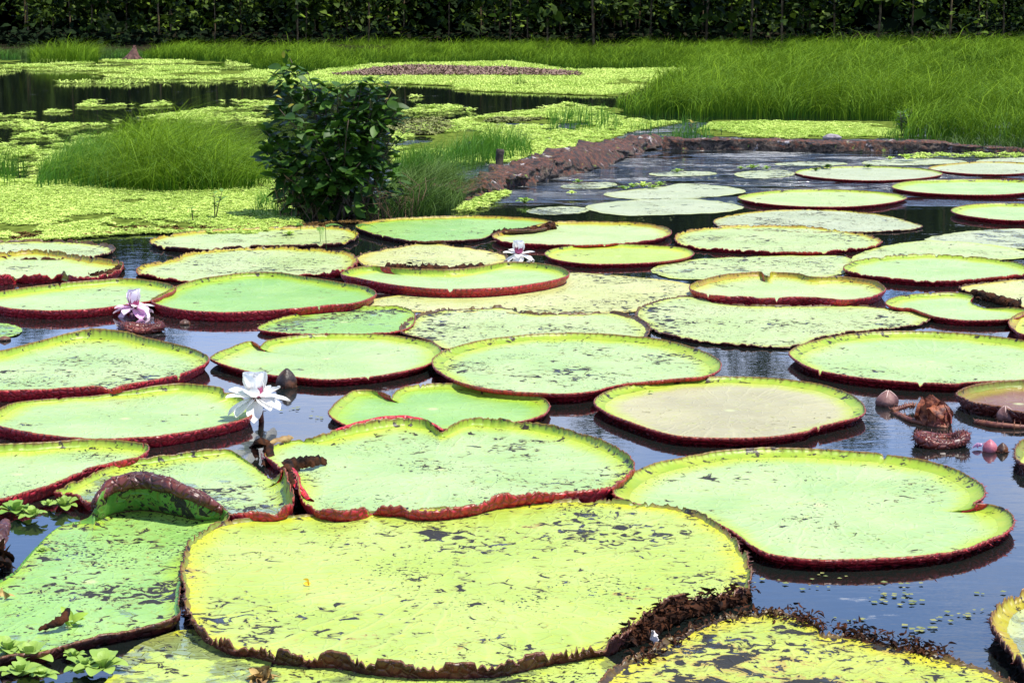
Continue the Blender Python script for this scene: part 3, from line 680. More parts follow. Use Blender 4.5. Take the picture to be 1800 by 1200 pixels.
# ------------------------------------------------------------------ the bush and its neighbours
def bush():
    rs = np.random.default_rng(14); base = px(590, 382); d = base[1]; s = d / F
    root = empty('leafy_bush', tuple(base), 'dark broad-leaved bush rising between the weed and the lily pads', 'bush')
    W = lambda X, Y: ((X - 590) * s, (382 - Y) * s)       # pixel offsets -> metres across and up
    mb = MB(); tips = []
    for X, Y, yo in [(512, 105, .1), (500, 190, -.2), (560, 165, .0), (600, 160, .15), (640, 150, -.1), (690, 160, .1), (700, 215, .1), (480, 240, 0), (620, 205, -.25), (560, 230, -.3), (660, 240, -.2),
                     (530, 150, .2), (585, 190, -.1), (650, 190, .2), (505, 290, -.25), (640, 280, -.3), (580, 300, -.3)]:
        x, z = W(X, Y); bx_ = rs.uniform(-.22, .22)
        t = np.linspace(0, 1, 7)[:, None]; p = np.array([bx_, rs.uniform(-.08, .12), -.03]); q = np.array([x, yo, z])
        mid = (p + q) / 2 + np.array([rs.uniform(-.05, .05), 0, .1]); path = (1 - t) ** 2 * p + 2 * t * (1 - t) * mid + t * t * q
        mb.add(*tube(path, np.linspace(.012, .003, 7), 6)); tips.append(path)
    mb.build('stem', M['stem'], root)
    pos = []; ax = []
    for path in tips:
        for k in range(46):
            u = rs.uniform(.30, 1.0); i = u * 6; i0 = min(5, int(i)); c = path[i0] + (path[i0 + 1] - path[i0]) * (i - i0)
            a = rs.random() * 6.28; pos.append(c + rs.normal(0, .045, 3)); ax.append((math.cos(a), math.sin(a), rs.uniform(-.55, .8)))
    for X, Y in [(690, 145), (668, 138), (640, 142), (600, 150), (570, 152), (708, 188), (712, 235), (470, 228), (478, 300), (545, 128), (700, 270), (468, 262)]:
        x, z = W(X, Y); q = np.array([x, rs.uniform(-.15, .1), z]); p = np.array([x * .55, 0, max(.1, z - .32)]); path = np.array([p + (q - p) * u + [0, 0, .03 * math.sin(3 * u)] for u in np.linspace(0, 1, 7)])
        mb2 = MB(); mb2.add(*tube(path, np.linspace(.006, .002, 7), 5)); mb2.build('stem', M['stem'], root)
        for k in range(13):
            u = rs.uniform(.25, 1.03); a = rs.random() * 6.28; pos.append(p + (q - p) * u); ax.append((math.cos(a), math.sin(a), rs.uniform(-.2, .9)))
    # fill of the two masses
    for cx, cz, rx, rz, n in [(600, 240, 62, 46, 110), (510, 165, 20, 60, 90), (560, 310, 72, 52, 150), (655, 205, 40, 36, 60), (620, 335, 85, 45, 170), (540, 345, 45, 35, 110), (500, 270, 35, 45, 90)]:
        for k in range(n):
            v = rs.normal(0, 1, 3); v /= np.linalg.norm(v); v *= rs.random() ** .28
            x, z = W(cx + v[0] * rx, cz + v[2] * rz * -1); pos.append((x, v[1] * rx * s * .8, max(.03, z)))
            ax.append((v[0] + rs.normal(0, .4), v[1] + rs.normal(0, .4) - .1, rs.uniform(-.6, .7)))
    pos = np.array(pos); ax = np.array(ax); n = len(pos)
    up = np.column_stack([rs.normal(0, .35, n), rs.normal(-.15, .35, n), np.ones(n)])
    T, Fq = leaf_template(5, .27, .22, .22, 1.0)
    sz = .045 + .10 * rs.random(n) ** .8
    V, Q = inst(T, Fq, pos, ax, up, sz)
    mesh_np('foliage', V, Q, M['bushleaf'], root, {'tint': np.repeat(rs.random(n) ** 3.2, len(T))})  # high tint power paints few leaves sunlit and the rest shaded
    # a few young or yellowing leaves at the shoots
    pp = []; aa = []
    for X, Y in [(507, 103), (515, 108), (528, 117), (488, 163), (512, 188), (585, 155), (588, 160), (592, 158), (678, 152), (680, 175), (700, 165), (560, 180), (520, 150), (503, 172)]:
        x, z = W(X, Y); pp.append((x, -.14, z)); aa.append((rs.normal(0, .5), -.5, rs.uniform(-.2, 1)))
    pp = np.array(pp); aa = np.array(aa)
    V, Q = inst(T, Fq, pp, aa, np.tile([0, -.6, .8], (len(pp), 1)), rs.uniform(.04, .07, len(pp)))
    tag(mesh_np('young_leaves', V, Q, M['bushyoung'], root, {'tint': np.repeat(rs.random(len(pp)), len(T))}), 'small orange and yellow young leaves at the shoot tips')
    # dead brown twigs at the foot
    tw = MB()
    for k in range(90):
        left = k % 2 == 0
        x, z = W(rs.uniform(495, 560) if left else rs.uniform(650, 735), 382)
        p = np.array([x, rs.uniform(-.2, .15), 0]); hgt = rs.uniform(.1, .36); q = p + np.array([rs.normal(0, .13), rs.normal(-.05, .1), hgt])
        mid = (p + q) / 2 + np.array([rs.normal(0, .05), rs.normal(0, .05), .07])
        tw.add(*tube(np.array([p, mid, q]), [.003, .0025, .0015], 4, False), tint=rs.random())
    tag(tw.build('dead_twigs', M['twig'], root), 'brown dead twigs at the foot of the bush')
bush()

def fern(X, Y, z, length, az, tilt, label):
    rs = np.random.default_rng(int(X)); p = px(X, Y, z); root = MB()
    n = 13; t = np.linspace(0, 1, n); el = R(tilt)
    d = np.array([math.cos(R(az)), math.sin(R(az)), 0])
    path = p + d * (t * length * math.cos(el))[:, None] + np.array([0, 0, 1]) * (t * length * math.sin(el) - length * .45 * t * t)[:, None]
    V, Q, Tt = tube(path, np.linspace(.0022, .0008, n), 4, False); root.add(V, Q, tint=.1)
    T, Fq = leaf_template(3, .20, .1, .15); pos = []; ax = []; sc = []
    sidev = np.cross(d, [0, 0, 1])
    for i in range(1, n):
        for s_ in (-1, 1): pos.append(path[i]); ax.append(sidev * s_ + d * .45 + [0, 0, -.15]); sc.append(length * .34 * (1 - t[i] * .85) * rs.uniform(.85, 1.1))
    pos = np.array(pos); V, Q = inst(T, Fq, pos, np.array(ax), np.tile([0, -.3, 1.], (len(pos), 1)), np.array(sc))
    root.add(V, Q, tint=np.repeat(rs.random(len(pos)), len(T)))
    # stalk reaching down to the ground so the frond is held
    g = np.array([p[0], p[1] + .05, -.02]); V, Q, Tt = tube(np.array([g, (g + p) / 2 + [0, -.01, .01], p]), .002, 4, False); root.add(V, Q, tint=.0)
    tag(root.build('fern_frond', M['fern']), label, 'fern', 'ferns at the foot of the bush')
fern(572, 396, .17, .14, -20, 25, 'bright fern frond in the dark hollow of the bush, highest of the ferns')
fern(562, 398, .12, .12, -75, -15, 'small fern frond hanging straight down below the bush')
fern(625, 396, .11, .16, -8, 20, 'fern frond reaching right at the foot of the bush')
fern(528, 396, .05, .10, -100, 40, 'tiny fern low at the left foot of the bush')

def seedling(X, Y, hgt, nl, size, seed, label, m='fern'):
    rs = np.random.default_rng(seed); b = px(X, Y); root = empty('seedling', tuple(b), label, 'plant')
    mb = MB(); T, Fq = leaf_template(4, .2, .2, .25); pos = []; ax = []
    for k in range(max(1, nl // 7)):
        q = np.array([rs.normal(0, .15) * hgt, rs.normal(0, .15) * hgt, hgt * rs.uniform(.7, 1)]); path = np.array([[0, 0, -.02], q * .5 + [0, 0, .01], q])
        mb.add(*tube(path, [.005, .004, .002], 5))
        for j in range(7):
            u = rs.uniform(.35, 1); a = rs.random() * 6.28; pos.append(q * u); ax.append((math.cos(a), math.sin(a), rs.uniform(.1, .9)))
    mb.build('stem', M['stem'], root)
    pos = np.array(pos); V, Q = inst(T, Fq, pos, np.array(ax), np.tile([0, 0, 1.], (len(pos), 1)), size * rs.uniform(.7, 1.2, len(pos)))
    mesh_np('leaves', V, Q, M[m], root, {'tint': np.repeat(rs.random(len(pos)), len(T))})
seedling(378, 386, .24, 14, .07, 3, 'small green seedling standing in the lettuce left of the bush')
seedling(340, 392, .12, 10, .05, 4, 'low weedy plant in the lettuce, left of the small seedling')
seedling(1585, 240, .36, 42, .085, 5, 'dark leafy sapling behind the straight timber on the right', 'bushleaf')
seedling(1215, 236, .20, 14, .08, 6, 'low broad-leaved plant at the corner of the timber banks', 'bushyoung')
seedling(1268, 238, .10, 10, .06, 7, 'small green plant on the left end of the straight timber')

# ------------------------------------------------------------------ timber banks, rock, posts
def log(name, pts, label, seed, depth, cat='log', amp=1.0):
    """pts: (x, y of the water line, height, depth factor)"""
    P = [(px(x, y)[0], px(x, y)[1], h, f) for x, y, h, f in pts]; P = np.array(P)
    n = 260; u = np.linspace(0, len(P) - 1, n); C = np.array([np.interp(u, np.arange(len(P)), P[:, k]) for k in range(4)]).T
    tan = np.gradient(C[:, :2], axis=0); tan /= np.linalg.norm(tan, axis=1)[:, None]; nor = np.column_stack([-tan[:, 1], tan[:, 0]])
    m = 26; prof = np.linspace(0, 1, m); V = np.zeros((n, m, 3))
    for j, q in enumerate(prof):
        # up the front face, over the top, down the back
        if q < .38: a, b = .0 + .05 * q / .38, q / .38
        elif q < .72: a, b = .05 + .9 * (q - .38) / .34, 1.0
        else: a, b = .95 + .1 * (q - .72) / .28, 1 - (q - .72) / .28
        V[:, j, :2] = C[:, :2] + nor * (a * depth * C[:, 3])[:, None]; V[:, j, 2] = -.05 + b * (C[:, 2] + .05)
    X = np.broadcast_to(np.linspace(0, 150 * .06, n)[:, None], (n, m)); Y = np.broadcast_to(prof[None] * 3, (n, m))
    dis = amp * (vn(X * 1.6, Y * 1.6, seed, 5) - .5); d2 = amp * (vn(X * 7, Y * 6, seed + 3, 4) - .5)
    V[:, :, 2] += dis * .16 * C[:, None, 2] / .14 * np.clip(V[:, :, 2] / .05, 0, 1) + d2 * .10 * np.clip(V[:, :, 2] / .05, 0, 1)
    V[:, :, :2] += (nor[:, None] * (dis * .24 + d2 * .10)[:, :, None])
    o = mesh_np(name, V.reshape(-1, 3), grid_faces(n, m), M['log']); return tag(o, label, cat)
log('rotten_log', [(818, 352, .08, .9), (850, 345, .11, 1), (880, 338, .08, .8), (905, 330, .12, 1), (960, 318, .16, 1.15), (1020, 303, .15, 1.15), (1080, 285, .13, 1.1), (1130, 268, .12, 1), (1168, 256, .09, .7)],
    'crumbling reddish timber bank slanting away from the bush', 61, .38)
log('rotten_log', [(1165, 263, .13, 1), (1200, 264, .10, 1), (1255, 265, .13, 1), (1330, 266, .12, 1), (1400, 267, .12, 1), (1450, 268, .10, 1), (1520, 268, .11, 1), (1590, 269, .13, 1), (1660, 269, .11, 1), (1720, 270, .07, 1), (1830, 272, .05, 1)],
    'long straight brown timber edging the right side of the water', 62, .22, amp=.4)

def blob(name, c, r, seed, m, label, cat, amp=.35, parent=None, freq=2.0, sq=(1, 1, 1)):
    nu, nv = 18, 26; th = np.linspace(0, np.pi, nu)[:, None]; ph = np.linspace(0, 2 * np.pi, nv, endpoint=False)[None]
    D = np.stack([np.sin(th) * np.cos(ph), np.sin(th) * np.sin(ph), np.cos(th) * np.ones_like(ph)], -1)
    nz = vn(D[..., 0] * freq + D[..., 2] * 1.3 * freq + 9, D[..., 1] * freq - D[..., 2] * freq + 5, seed, 4) - .5
    V = D * (1 + amp * 2 * nz)[..., None] * r * np.array(sq)
    V = V.reshape(-1, 3) + np.array(c)
    o = mesh_np(name, V, grid_faces(nu, nv, True), m, parent)
    return tag(o, label, cat) if label else o
meadow('reed_grass', [(900, 316), (960, 302), (1060, 275), (1150, 250), (1150, 244), (1040, 268), (940, 296)], 45, .10, .22, .006, .5, M['reed'], 71, 'small shoots rooted on top of the crumbling bank', 'grass', dref=20, clump=.4, rim=.05)
meadow('reed_grass', [(1200, 262), (1560, 265), (1560, 259), (1200, 257)], 40, .08, .20, .007, .5, M['reed'], 72, 'small shoots along the top of the straight timber', 'grass', dref=24, clump=.5, rim=.05)
p = px(1463, 256); blob('rock', (p[0], p[1] + .05, .085), .070, 3, M['rock'], 'pale rounded rock lying on the straight timber', 'rock', .2, sq=(1.5, 1, .62))
# charred post
def post():
    p = px(876, 296); mb = MB(); n = 9; t = np.linspace(0, 1, n)
    path = np.column_stack([p[0] + .02 * t, p[1] + .02 * t, -.05 + .24 * t])
    V, Q, T = tube(path, np.array([.045, .042, .04, .042, .038, .04, .039, .043, .035]), 10)
    V[:, :2] += .012 * (np.stack([vn(V[:, 2] * 30, V[:, 0] * 40, 2), vn(V[:, 2] * 30, V[:, 1] * 40, 5)], -1) - .5)
    mb.add(V, Q, T); tag(mb.build('wooden_post', M['postwood']), 'short charred post stump behind the near end of the bank', 'post')
post()
def stump():
    p = px(233, 107); mb = MB(); rs = np.random.default_rng(2)
    n = 8; t = np.linspace(0, 1, n); mb.add(*tube(np.column_stack([p[0] + .06 * t, np.full(n, p[1]), -.05 + .36 * t]), .20 * (1 - t) ** 1.2 + .055 + .02 * rs.random(n), 12))
    for a in np.linspace(0, 6.28, 8)[:-1]:
        q = p + np.array([math.cos(a) * .42, math.sin(a) * .42, -.03]); mb.add(*tube(np.array([p + [0, 0, .18], (p + q) / 2 + [0, 0, .05], q]), [.08, .05, .02], 6))
    for k in range(4): mb.add(*tube(np.array([p + [0, 0, .2], p + [.06 + rs.normal(0, .05), 0, .34 + .08 * rs.random()]]), [.03, .008], 5))
    tag(mb.build('tree_stump', simple('red_stump', (.05, .022, .016), (.12, .05, .038), .85, 8, .7, 25)), 'reddish dead stump with spreading roots on the far weed', 'stump')
stump()

# ------------------------------------------------------------------ giant lily pads
def smooth_closed(P, n):
    """centripetal Catmull-Rom through closed control points, resampled by length"""
    P = np.asarray(P, float); m = len(P); out = []
    for i in range(m):
        p0, p1, p2, p3 = P[i - 1], P[i], P[(i + 1) % m], P[(i + 2) % m]
        k = lambda a, b: max(1e-4, np.linalg.norm((b - a)[:2]) ** .5)
        t0 = 0; t1 = k(p0, p1); t2 = t1 + k(p1, p2); t3 = t2 + k(p2, p3)
        for t in np.linspace(t1, t2, 24, endpoint=False):
            A1 = (t1 - t) / (t1 - t0) * p0 + (t - t0) / (t1 - t0) * p1; A2 = (t2 - t) / (t2 - t1) * p1 + (t - t1) / (t2 - t1) * p2; A3 = (t3 - t) / (t3 - t2) * p2 + (t - t2) / (t3 - t2) * p3
            B1 = (t2 - t) / (t2 - t0) * A1 + (t - t0) / (t2 - t0) * A2; B2 = (t3 - t) / (t3 - t1) * A2 + (t - t1) / (t3 - t1) * A3
            out.append((t2 - t) / (t2 - t1) * B1 + (t - t1) / (t2 - t1) * B2)
    C = np.array(out); C = np.concatenate([C, C[:1]])
    s = np.concatenate([[0], np.cumsum(np.linalg.norm(np.diff(C[:, :2], axis=0), axis=1))])
    u = np.linspace(0, s[-1], n, endpoint=False)
    return np.column_stack([np.interp(u, s, C[:, k]) for k in range(C.shape[1])]), s[-1]

def pad(label, pts, hr=.036, fl=1.1, z0=.010, rag=0.0, leaf='mint', spots=.5, wet=0.0, big=0.0, rimo='red', rimi='lime', spines=0, seed=None, wave=.5, inner=None, lean=0, upright=False, bite=(), group='giant water lily pads', center=None):
    seed = seed or (abs(hash(label)) % 9999 if False else sum(ord(c) * (i + 3) for i, c in enumerate(label)) % 9973)
    if upright: hr, fl = hr * .92, .50
    elif hr > .01: hr, fl = hr * .70, fl * 1.25
    rs = np.random.default_rng(seed)
    W = []
    for p in pts:
        h = p[2] if len(p) > 2 else hr
        q = px(p[0], p[1], z0 + h); W.append((q[0], q[1], h))
    per = 0
    A = np.array(W); per = np.linalg.norm(np.diff(np.vstack([A, A[:1]])[:, :2], axis=0), axis=1).sum()
    dist = A[:, 1].mean(); n = int(np.clip(per / (.0009 * dist), 160, 900))
    S, per = smooth_closed(W, n)
    T2 = S[:, :2].copy(); hh = np.maximum(S[:, 2], .002)
    c = T2.mean(0) if center is None else px(*center)[:2]
    Rm = np.linalg.norm(T2 - c, axis=1).mean(); th = np.linspace(0, 1, n, endpoint=False)
    ring = lambda f, sd, o=3: vn(np.cos(th * 6.2832) * f + 20 + sd, np.sin(th * 6.2832) * f + 40, seed + sd, o) - .5
    # crinkle of the edge, wear and bites
    dirv = (T2 - c) / (np.linalg.norm(T2 - c, axis=1)[:, None] + 1e-9)
    base_h = hh.copy()
    T2 = T2 + dirv * (ring(9, 1) * .020 * wave + ring(30, 2, 2) * .006 * wave)[:, None] * (Rm / .6)
    hh = hh * (1 + ring(11, 3) * .5 * wave)
    if rag:
        nz = ring(14, 4, 4) * 1.7 + ring(120, 5, 4) * .8
        hh = hh * np.clip(1.05 - rag * np.clip(nz + .12, 0, 1) * 3.2, .12, 1.3)
        T2 = T2 + dirv * (np.clip(ring(90, 6, 4), -.5, .5) * .020 * rag)[:, None]
    # random tears in the rim
    for k in range(int(1 + 3 * rs.random() + 6 * rag)):
        a = rs.random(); wd = rs.uniform(.0005, .0018); dd = np.abs((th - a + .5) % 1 - .5)
        hh = hh * (1 - .75 * np.exp(-(dd / wd) ** 2))
    flare = fl * np.minimum(base_h, .055)
    if lean: flare = np.where(base_h > .05, -lean * (base_h - .05), flare)
    B2 = T2 - dirv * flare[:, None]
    root = empty('giant_lily_pad', (c[0], c[1], 0), label, 'lily pad', group)
    # blade: rings from the middle to the foot of the rim
    fr = np.concatenate([np.linspace(0.0, .8, 15)[1:], [.85, .89, .92, .945, .965, .98, .99, 1.0]]); V = [np.array([[0, 0, z0]])]; E = [np.array([0.])]
    ang = np.arctan2(dirv[:, 1], dirv[:, 0])
    bh = np.minimum(hh, .05)
    rd = np.linalg.norm(B2 - c, axis=1)
    for f in fr:
        q = (B2 - c) * f
        edgeup = np.clip((f - .90) / .10, 0, 1) ** 2 * .22 * bh if hr > .01 else 0
        und = .0035 * (vn(q[:, 0] * 5 + 7, q[:, 1] * 5 + 3, seed, 2) - .5) + .0012 * np.cos(ang * 17) * f
        V.append(np.column_stack([q, z0 + und + edgeup])); E.append(np.clip(1 - rd * (1 - f) / .16, 0, 1))
    zfoot = V[-1][:, 2].copy(); V[0][0, 2] = V[1][:, 2].mean(); V[1][:, 2] = V[1][:, 2].mean()
    V = np.concatenate(V); nr = len(fr)
    tri = np.column_stack([np.zeros(n, int), 1 + (np.arange(n) + 1) % n, 1 + np.arange(n)]); qd = grid_faces(nr, n, True) + 1
    lm = leafmat(leaf, spots, wet, big)
    mesh_np('blade', V, [qd, tri], lm, root, {'edge': np.concatenate(E)})
    if hr < .004 and max(A[:, 2]) < .01: return root
    # rim: quarter-round wall, red outside, yellow-green inside
    ss = np.array([0, .15, .3, .45, .6, .75, .88, 1.0]); rings = []; at = []
    top = T2 - c; bot = B2 - c; rib = .0016 * np.cos(th * 2 * np.pi * int(per / .035)) + .004 * ring(80, 8, 2)
    def at_s(s, off, dz=0):
        g = math.sin(s * math.pi / 2); z = zfoot + (z0 + hh - zfoot) * (1 - math.cos(s * math.pi / 2) if fl > .4 else s)
        q = bot + (top - bot) * g + dirv * (off + rib * s)[:, None]
        return np.column_stack([q, z + dz])
    th_ = .004 + np.zeros(n)
    # outer from under the leaf up to the lip
    rings.append(np.column_stack([bot - dirv * .02, np.full(n, -.02)])); at.append(np.zeros(n))
    rings.append(np.column_stack([bot + dirv * .003, np.full(n, z0 - .006)])); at.append(np.zeros(n))
    for s in ss[1:]: rings.append(at_s(s, th_, -.003)); at.append(np.full(n, s))
    no = len(rings)
    rings.append(at_s(1.0, th_ * 0, .0005)); at.append(np.ones(n))
    for s in ss[::-1][1:-1]: rings.append(at_s(s, th_ * 0)); at.append(np.full(n, s))
    rings.append(np.column_stack([bot, zfoot + .0004])); at.append(np.zeros(n))
    Vr = np.concatenate(rings); Q = grid_faces(len(rings), n, True); mi = np.repeat((np.arange(len(rings) - 1) >= no).astype(int), n)
    At = np.concatenate(at); extra = []
    if spines:
        k = rs.integers(0, n, spines); sj = rs.integers(2, no, spines); p = np.array([rings[j][i] for j, i in zip(sj, k)])
        o_ = dirv[k] + rs.normal(0, .25, (spines, 2)); l = rs.uniform(.008, .016, spines)
        tip = p + np.column_stack([o_ * l[:, None], rs.uniform(-.5, .5, spines) * l]); sd_ = np.column_stack([-dirv[k][:, 1], dirv[k][:, 0], np.zeros(spines)]) * .0016
        a0 = len(Vr); Vr = np.concatenate([Vr, p - sd_, p + sd_, p + [0, 0, .003], tip]); i = np.arange(spines)
        a_, b_, c_, t_ = a0 + i, a0 + spines + i, a0 + 2 * spines + i, a0 + 3 * spines + i
        extra = np.concatenate([np.column_stack([a_, b_, t_]), np.column_stack([b_, c_, t_]), np.column_stack([c_, a_, t_])])
        At = np.concatenate([At, np.full(4 * spines, .5)]); mi = np.concatenate([mi, np.zeros(len(extra), int)])
    inm = inner or RIMI[rimi]
    Au = np.tile(th * per, len(rings)); Au = np.concatenate([Au, np.zeros(len(Vr) - len(Au))])
    mesh_np('rim', Vr, [Q, extra] if len(extra) else Q, [RIMO[rimo], inm], root, {'rimt': At, 'rimu': Au, 'edge': np.clip(At * .2 + .3, 0, 1)}, mi)
    return root

# --- nearest pads
A_ = pad('huge yellow-green pad with dark holes, largest and nearest to the camera',
    [(322, 1007, .026), (324, 975, .024), (333, 950, .022), (352, 932, .022), (382, 917, .02), (470, 908, .012), (560, 903, .010), (650, 898, .010), (850, 884, .012), (1000, 876, .016), (1100, 876, .022), (1180, 885, .022), (1240, 905, .022), (1277, 930, .02), (1305, 962, .022), (1318, 990, .03), (1316, 1014),
     (1285, 1034), (1200, 1043), (1160, 1055), (1118, 1088), (1082, 1118), (1030, 1131), (950, 1145), (897, 1157), (845, 1161), (775, 1162), (705, 1160), (635, 1156), (595, 1147), (490, 1139), (437, 1126), (395, 1120), (357, 1102), (336, 1083), (328, 1060)],
    hr=.046, fl=.32, z0=.024, rag=.6, leaf='yellow', spots=.66, big=.28, rimo='dark', rimi='olive', spines=500, wave=.7)
B_ = pad('heart-shaped spotted pad with a thick red rim behind the huge yellow-green pad',
    [(533, 880), (526, 852, .07), (522, 832, .06), (490, 816, .02), (466, 798, .012), (480, 783, .01), (520, 772, .012), (560, 765, .03), (600, 751, .04), (667, 737, .045), (710, 733, .045), (750, 738, .04), (775, 756, .03), (790, 748), (817, 736), (833, 733), (900, 737), (950, 743), (1010, 757), (1067, 777),
     (1092, 789), (1111, 806), (1115, 820), (1104, 834), (1083, 848), (1048, 860), (950, 864, .05), (880, 871, .055), (828, 885, .05), (740, 893, .05), (700, 889, .045), (668, 890, .04), (655, 900, .012), (640, 893, .04), (600, 897, .045), (562, 893, .045)],
    hr=.042, fl=.8, z0=.020, rag=.15, upright=True, leaf='mint', spots=.60, big=.12, rimo='red', rimi='lime', wave=.6)
I_ = pad('big mint pad with a deep notch on its right side, behind the huge pad',
    [(1085, 872), (1088, 848), (1110, 831), (1150, 814), (1200, 803), (1270, 791), (1340, 787), (1410, 788), (1480, 791), (1550, 797), (1620, 808), (1672, 822), (1707, 838), (1728, 855), (1731, 866), (1724, 877), (1712, 885), (1739, 885), (1763, 892), (1777, 903), (1782, 917), (1774, 930),
     (1739, 948), (1690, 965), (1620, 976), (1550, 981), (1480, 983), (1410, 981), (1357, 974), (1333, 965), (1305, 945), (1277, 927, .03), (1220, 905, .002), (1150, 892, .002)],
    hr=.044, fl=1.3, z0=.008, rag=.04, leaf='mint', spots=.52, spines=300, wave=.25)
G_ = pad('yellow-green submerged pad mostly hidden under the huge pad at the bottom edge',
    [(150, 1260), (185, 1190), (215, 1150), (260, 1122), (330, 1102), (450, 1110), (600, 1120), (800, 1130), (1000, 1130), (1080, 1160), (1090, 1220), (1000, 1290), (800, 1340), (500, 1350), (250, 1320)],
    hr=.003, z0=.006, leaf='yellow', spots=.72, wet=.85, rag=.3, rimo='dark', rimi='olive')
H_ = pad('mottled yellow pad with rotten holes in the bottom right corner',
    [(1058, 1200), (1090, 1165), (1130, 1142), (1200, 1107), (1235, 1090), (1270, 1079), (1315, 1073), (1357, 1070), (1403, 1077), (1436, 1093), (1447, 1107), (1487, 1109), (1515, 1112), (1585, 1130), (1655, 1147), (1725, 1165), (1774, 1190),
     (1810, 1260), (1760, 1330), (1500, 1380), (1200, 1370), (1060, 1290)],
    hr=.022, fl=.9, z0=.014, rag=.9, leaf='gold', spots=.86, big=.88, rimo='dark', rimi='crust', wave=1.0, spines=120)
fold = leafmat('deep', .78)  # inner face of the fold takes the shade-darkened green
F_ = pad('green pad with its back edge folded upright, in the bottom left corner',
    [(-90, 1075, .008), (-20, 1030, .006), (20, 1008, .006), (60, 965, .006), (110, 922, .006), (160, 905, .03), (172, 880, .08), (196, 850, .12), (245, 838, .135), (297, 848, .13), (350, 870, .10), (385, 888, .06), (402, 905, .04), (371, 935, .015), (340, 960, .012), (322, 1000, .012), (313, 1060, .02),
     (308, 1084, .035), (245, 1102), (192, 1112), (122, 1130), (70, 1146), (20, 1150), (-60, 1160), (-130, 1120)],
    hr=.034, fl=.7, z0=.012, rag=.05, lean=.55, leaf='green', spots=.82, wet=.30, big=.15, rimo='dark', inner=fold, wave=.5)
E_ = pad('water-logged pad behind the folded edge, with a brownish foamy right half',
    [(98, 864), (120, 850), (147, 840), (210, 812), (280, 801), (315, 796), (367, 789), (402, 790, .02), (423, 801, .012), (455, 825, .008), (480, 842, .01), (492, 830, .05), (497, 818, .06), (508, 850, .075), (515, 874, .07), (497, 892, .055), (450, 899, .045), (410, 901, .04), (350, 893, .03), (250, 888, .02), (157, 882), (132, 867)],
    hr=.030, fl=.5, z0=.014, rag=.15, upright=True, leaf='mint', spots=.66, wet=.62, rimi='lime', wave=.5)
D_ = pad('pale pad cut by the left edge of the photo, third from the bottom',
    [(257, 780), (259, 791), (241, 802), (192, 812), (147, 824), (143, 827), (105, 844), (52, 861), (0, 876), (-90, 878), (-160, 850), (-140, 800), (-50, 783), (50, 778), (150, 772), (220, 774)],
    hr=.038, fl=1.1, z0=.016, upright=True, leaf='mint', spots=0.62)
N_ = pad('clean green pad with a red rim under the opened white flower',
    [(-40, 735), (0, 717), (33, 706, .02), (100, 700, .015), (167, 695, .015), (233, 685, .025), (283, 676), (317, 673), (387, 681), (396, 690), (408, 690), (430, 702), (442, 718), (440, 730), (400, 743), (333, 757), (267, 766), (167, 770), (67, 761), (0, 748)],
    hr=.040, fl=1.0, z0=.012, upright=True, leaf='mint', spots=.32, wave=.25)
O_ = pad('notched lime-edged pad just behind the heart-shaped pad',
    [(580, 728), (586, 712), (600, 699), (627, 685), (650, 685), (675, 690), (687, 695), (700, 684), (717, 678), (767, 673), (817, 675), (850, 683), (900, 692), (950, 697), (963, 706), (965, 714), (953, 728), (917, 739, .01), (800, 752, .002), (700, 756, .002), (620, 750, .002)],
    hr=.036, fl=1.1, z0=.006, leaf='green', spots=.25, wave=.3)
J_ = pad('brownish pad with pinkish centre left of the flower buds',
    [(1045, 707), (1055, 693), (1090, 680), (1150, 670), (1200, 664), (1290, 661), (1367, 665), (1433, 673), (1483, 687), (1510, 702), (1520, 717), (1517, 727), (1500, 734), (1463, 743), (1433, 750), (1421, 756), (1400, 760), (1350, 767), (1300, 769), (1233, 768), (1200, 766), (1167, 760), (1117, 744), (1067, 724)],
    hr=.040, fl=1.25, z0=.012, leaf='brown', spots=.22, wave=.2)
K_ = pad('broad round pad in the centre, speckled, with a tall yellow back rim',
    [(760, 633), (768, 623), (787, 613), (833, 600), (900, 590), (967, 585), (1033, 585), (1100, 589), (1167, 597), (1233, 616), (1262, 631), (1267, 641), (1258, 653), (1233, 661), (1200, 664), (1133, 670), (1083, 676), (1050, 685), (1017, 690), (967, 691), (900, 687), (833, 678), (793, 664), (767, 648)],
    hr=.044, fl=1.3, z0=.018, leaf='mint', spots=0.70, wave=.3)
L_ = pad('smooth pad with a torn back-left edge, behind the brown bud',
    [(370, 628), (382, 619), (400, 612), (440, 599), (450, 603), (458, 608), (470, 598), (517, 590), (567, 586), (600, 586), (667, 587), (717, 593), (757, 601), (774, 612), (773, 623), (757, 637), (733, 646), (667, 659), (600, 665), (567, 666), (520, 662), (467, 657), (417, 647), (383, 636)],
    hr=.036, fl=1.1, z0=.012, leaf='mint', spots=.36, wave=.3)
M_ = pad('speckled pad with a raised hump in its back rim at the left edge',
    [(-100, 635), (0, 616), (67, 599), (133, 582, .05), (173, 577, .06), (217, 582, .055), (267, 595, .045), (333, 610), (363, 624), (366, 633), (350, 643), (320, 655, .042), (267, 667, .044), (207, 678, .046), (192, 683, .035), (180, 679, .044), (83, 683), (0, 686), (-80, 688), (-150, 660)],
    hr=.040, fl=1.0, z0=.016, upright=True, leaf='mint', spots=0.70, wave=.3)
P11 = pad('wide pad at the right edge above the group of buds',
    [(1388, 620), (1400, 609), (1433, 598), (1483, 588), (1550, 582), (1633, 582), (1700, 586), (1767, 593), (1830, 604), (1880, 620), (1885, 640), (1850, 658), (1800, 666), (1720, 670), (1693, 672), (1683, 674), (1650, 673), (1567, 668), (1500, 661), (1433, 648), (1400, 632)],
    hr=.042, fl=1.35, z0=.012, leaf='mint', spots=.50, wave=.2)
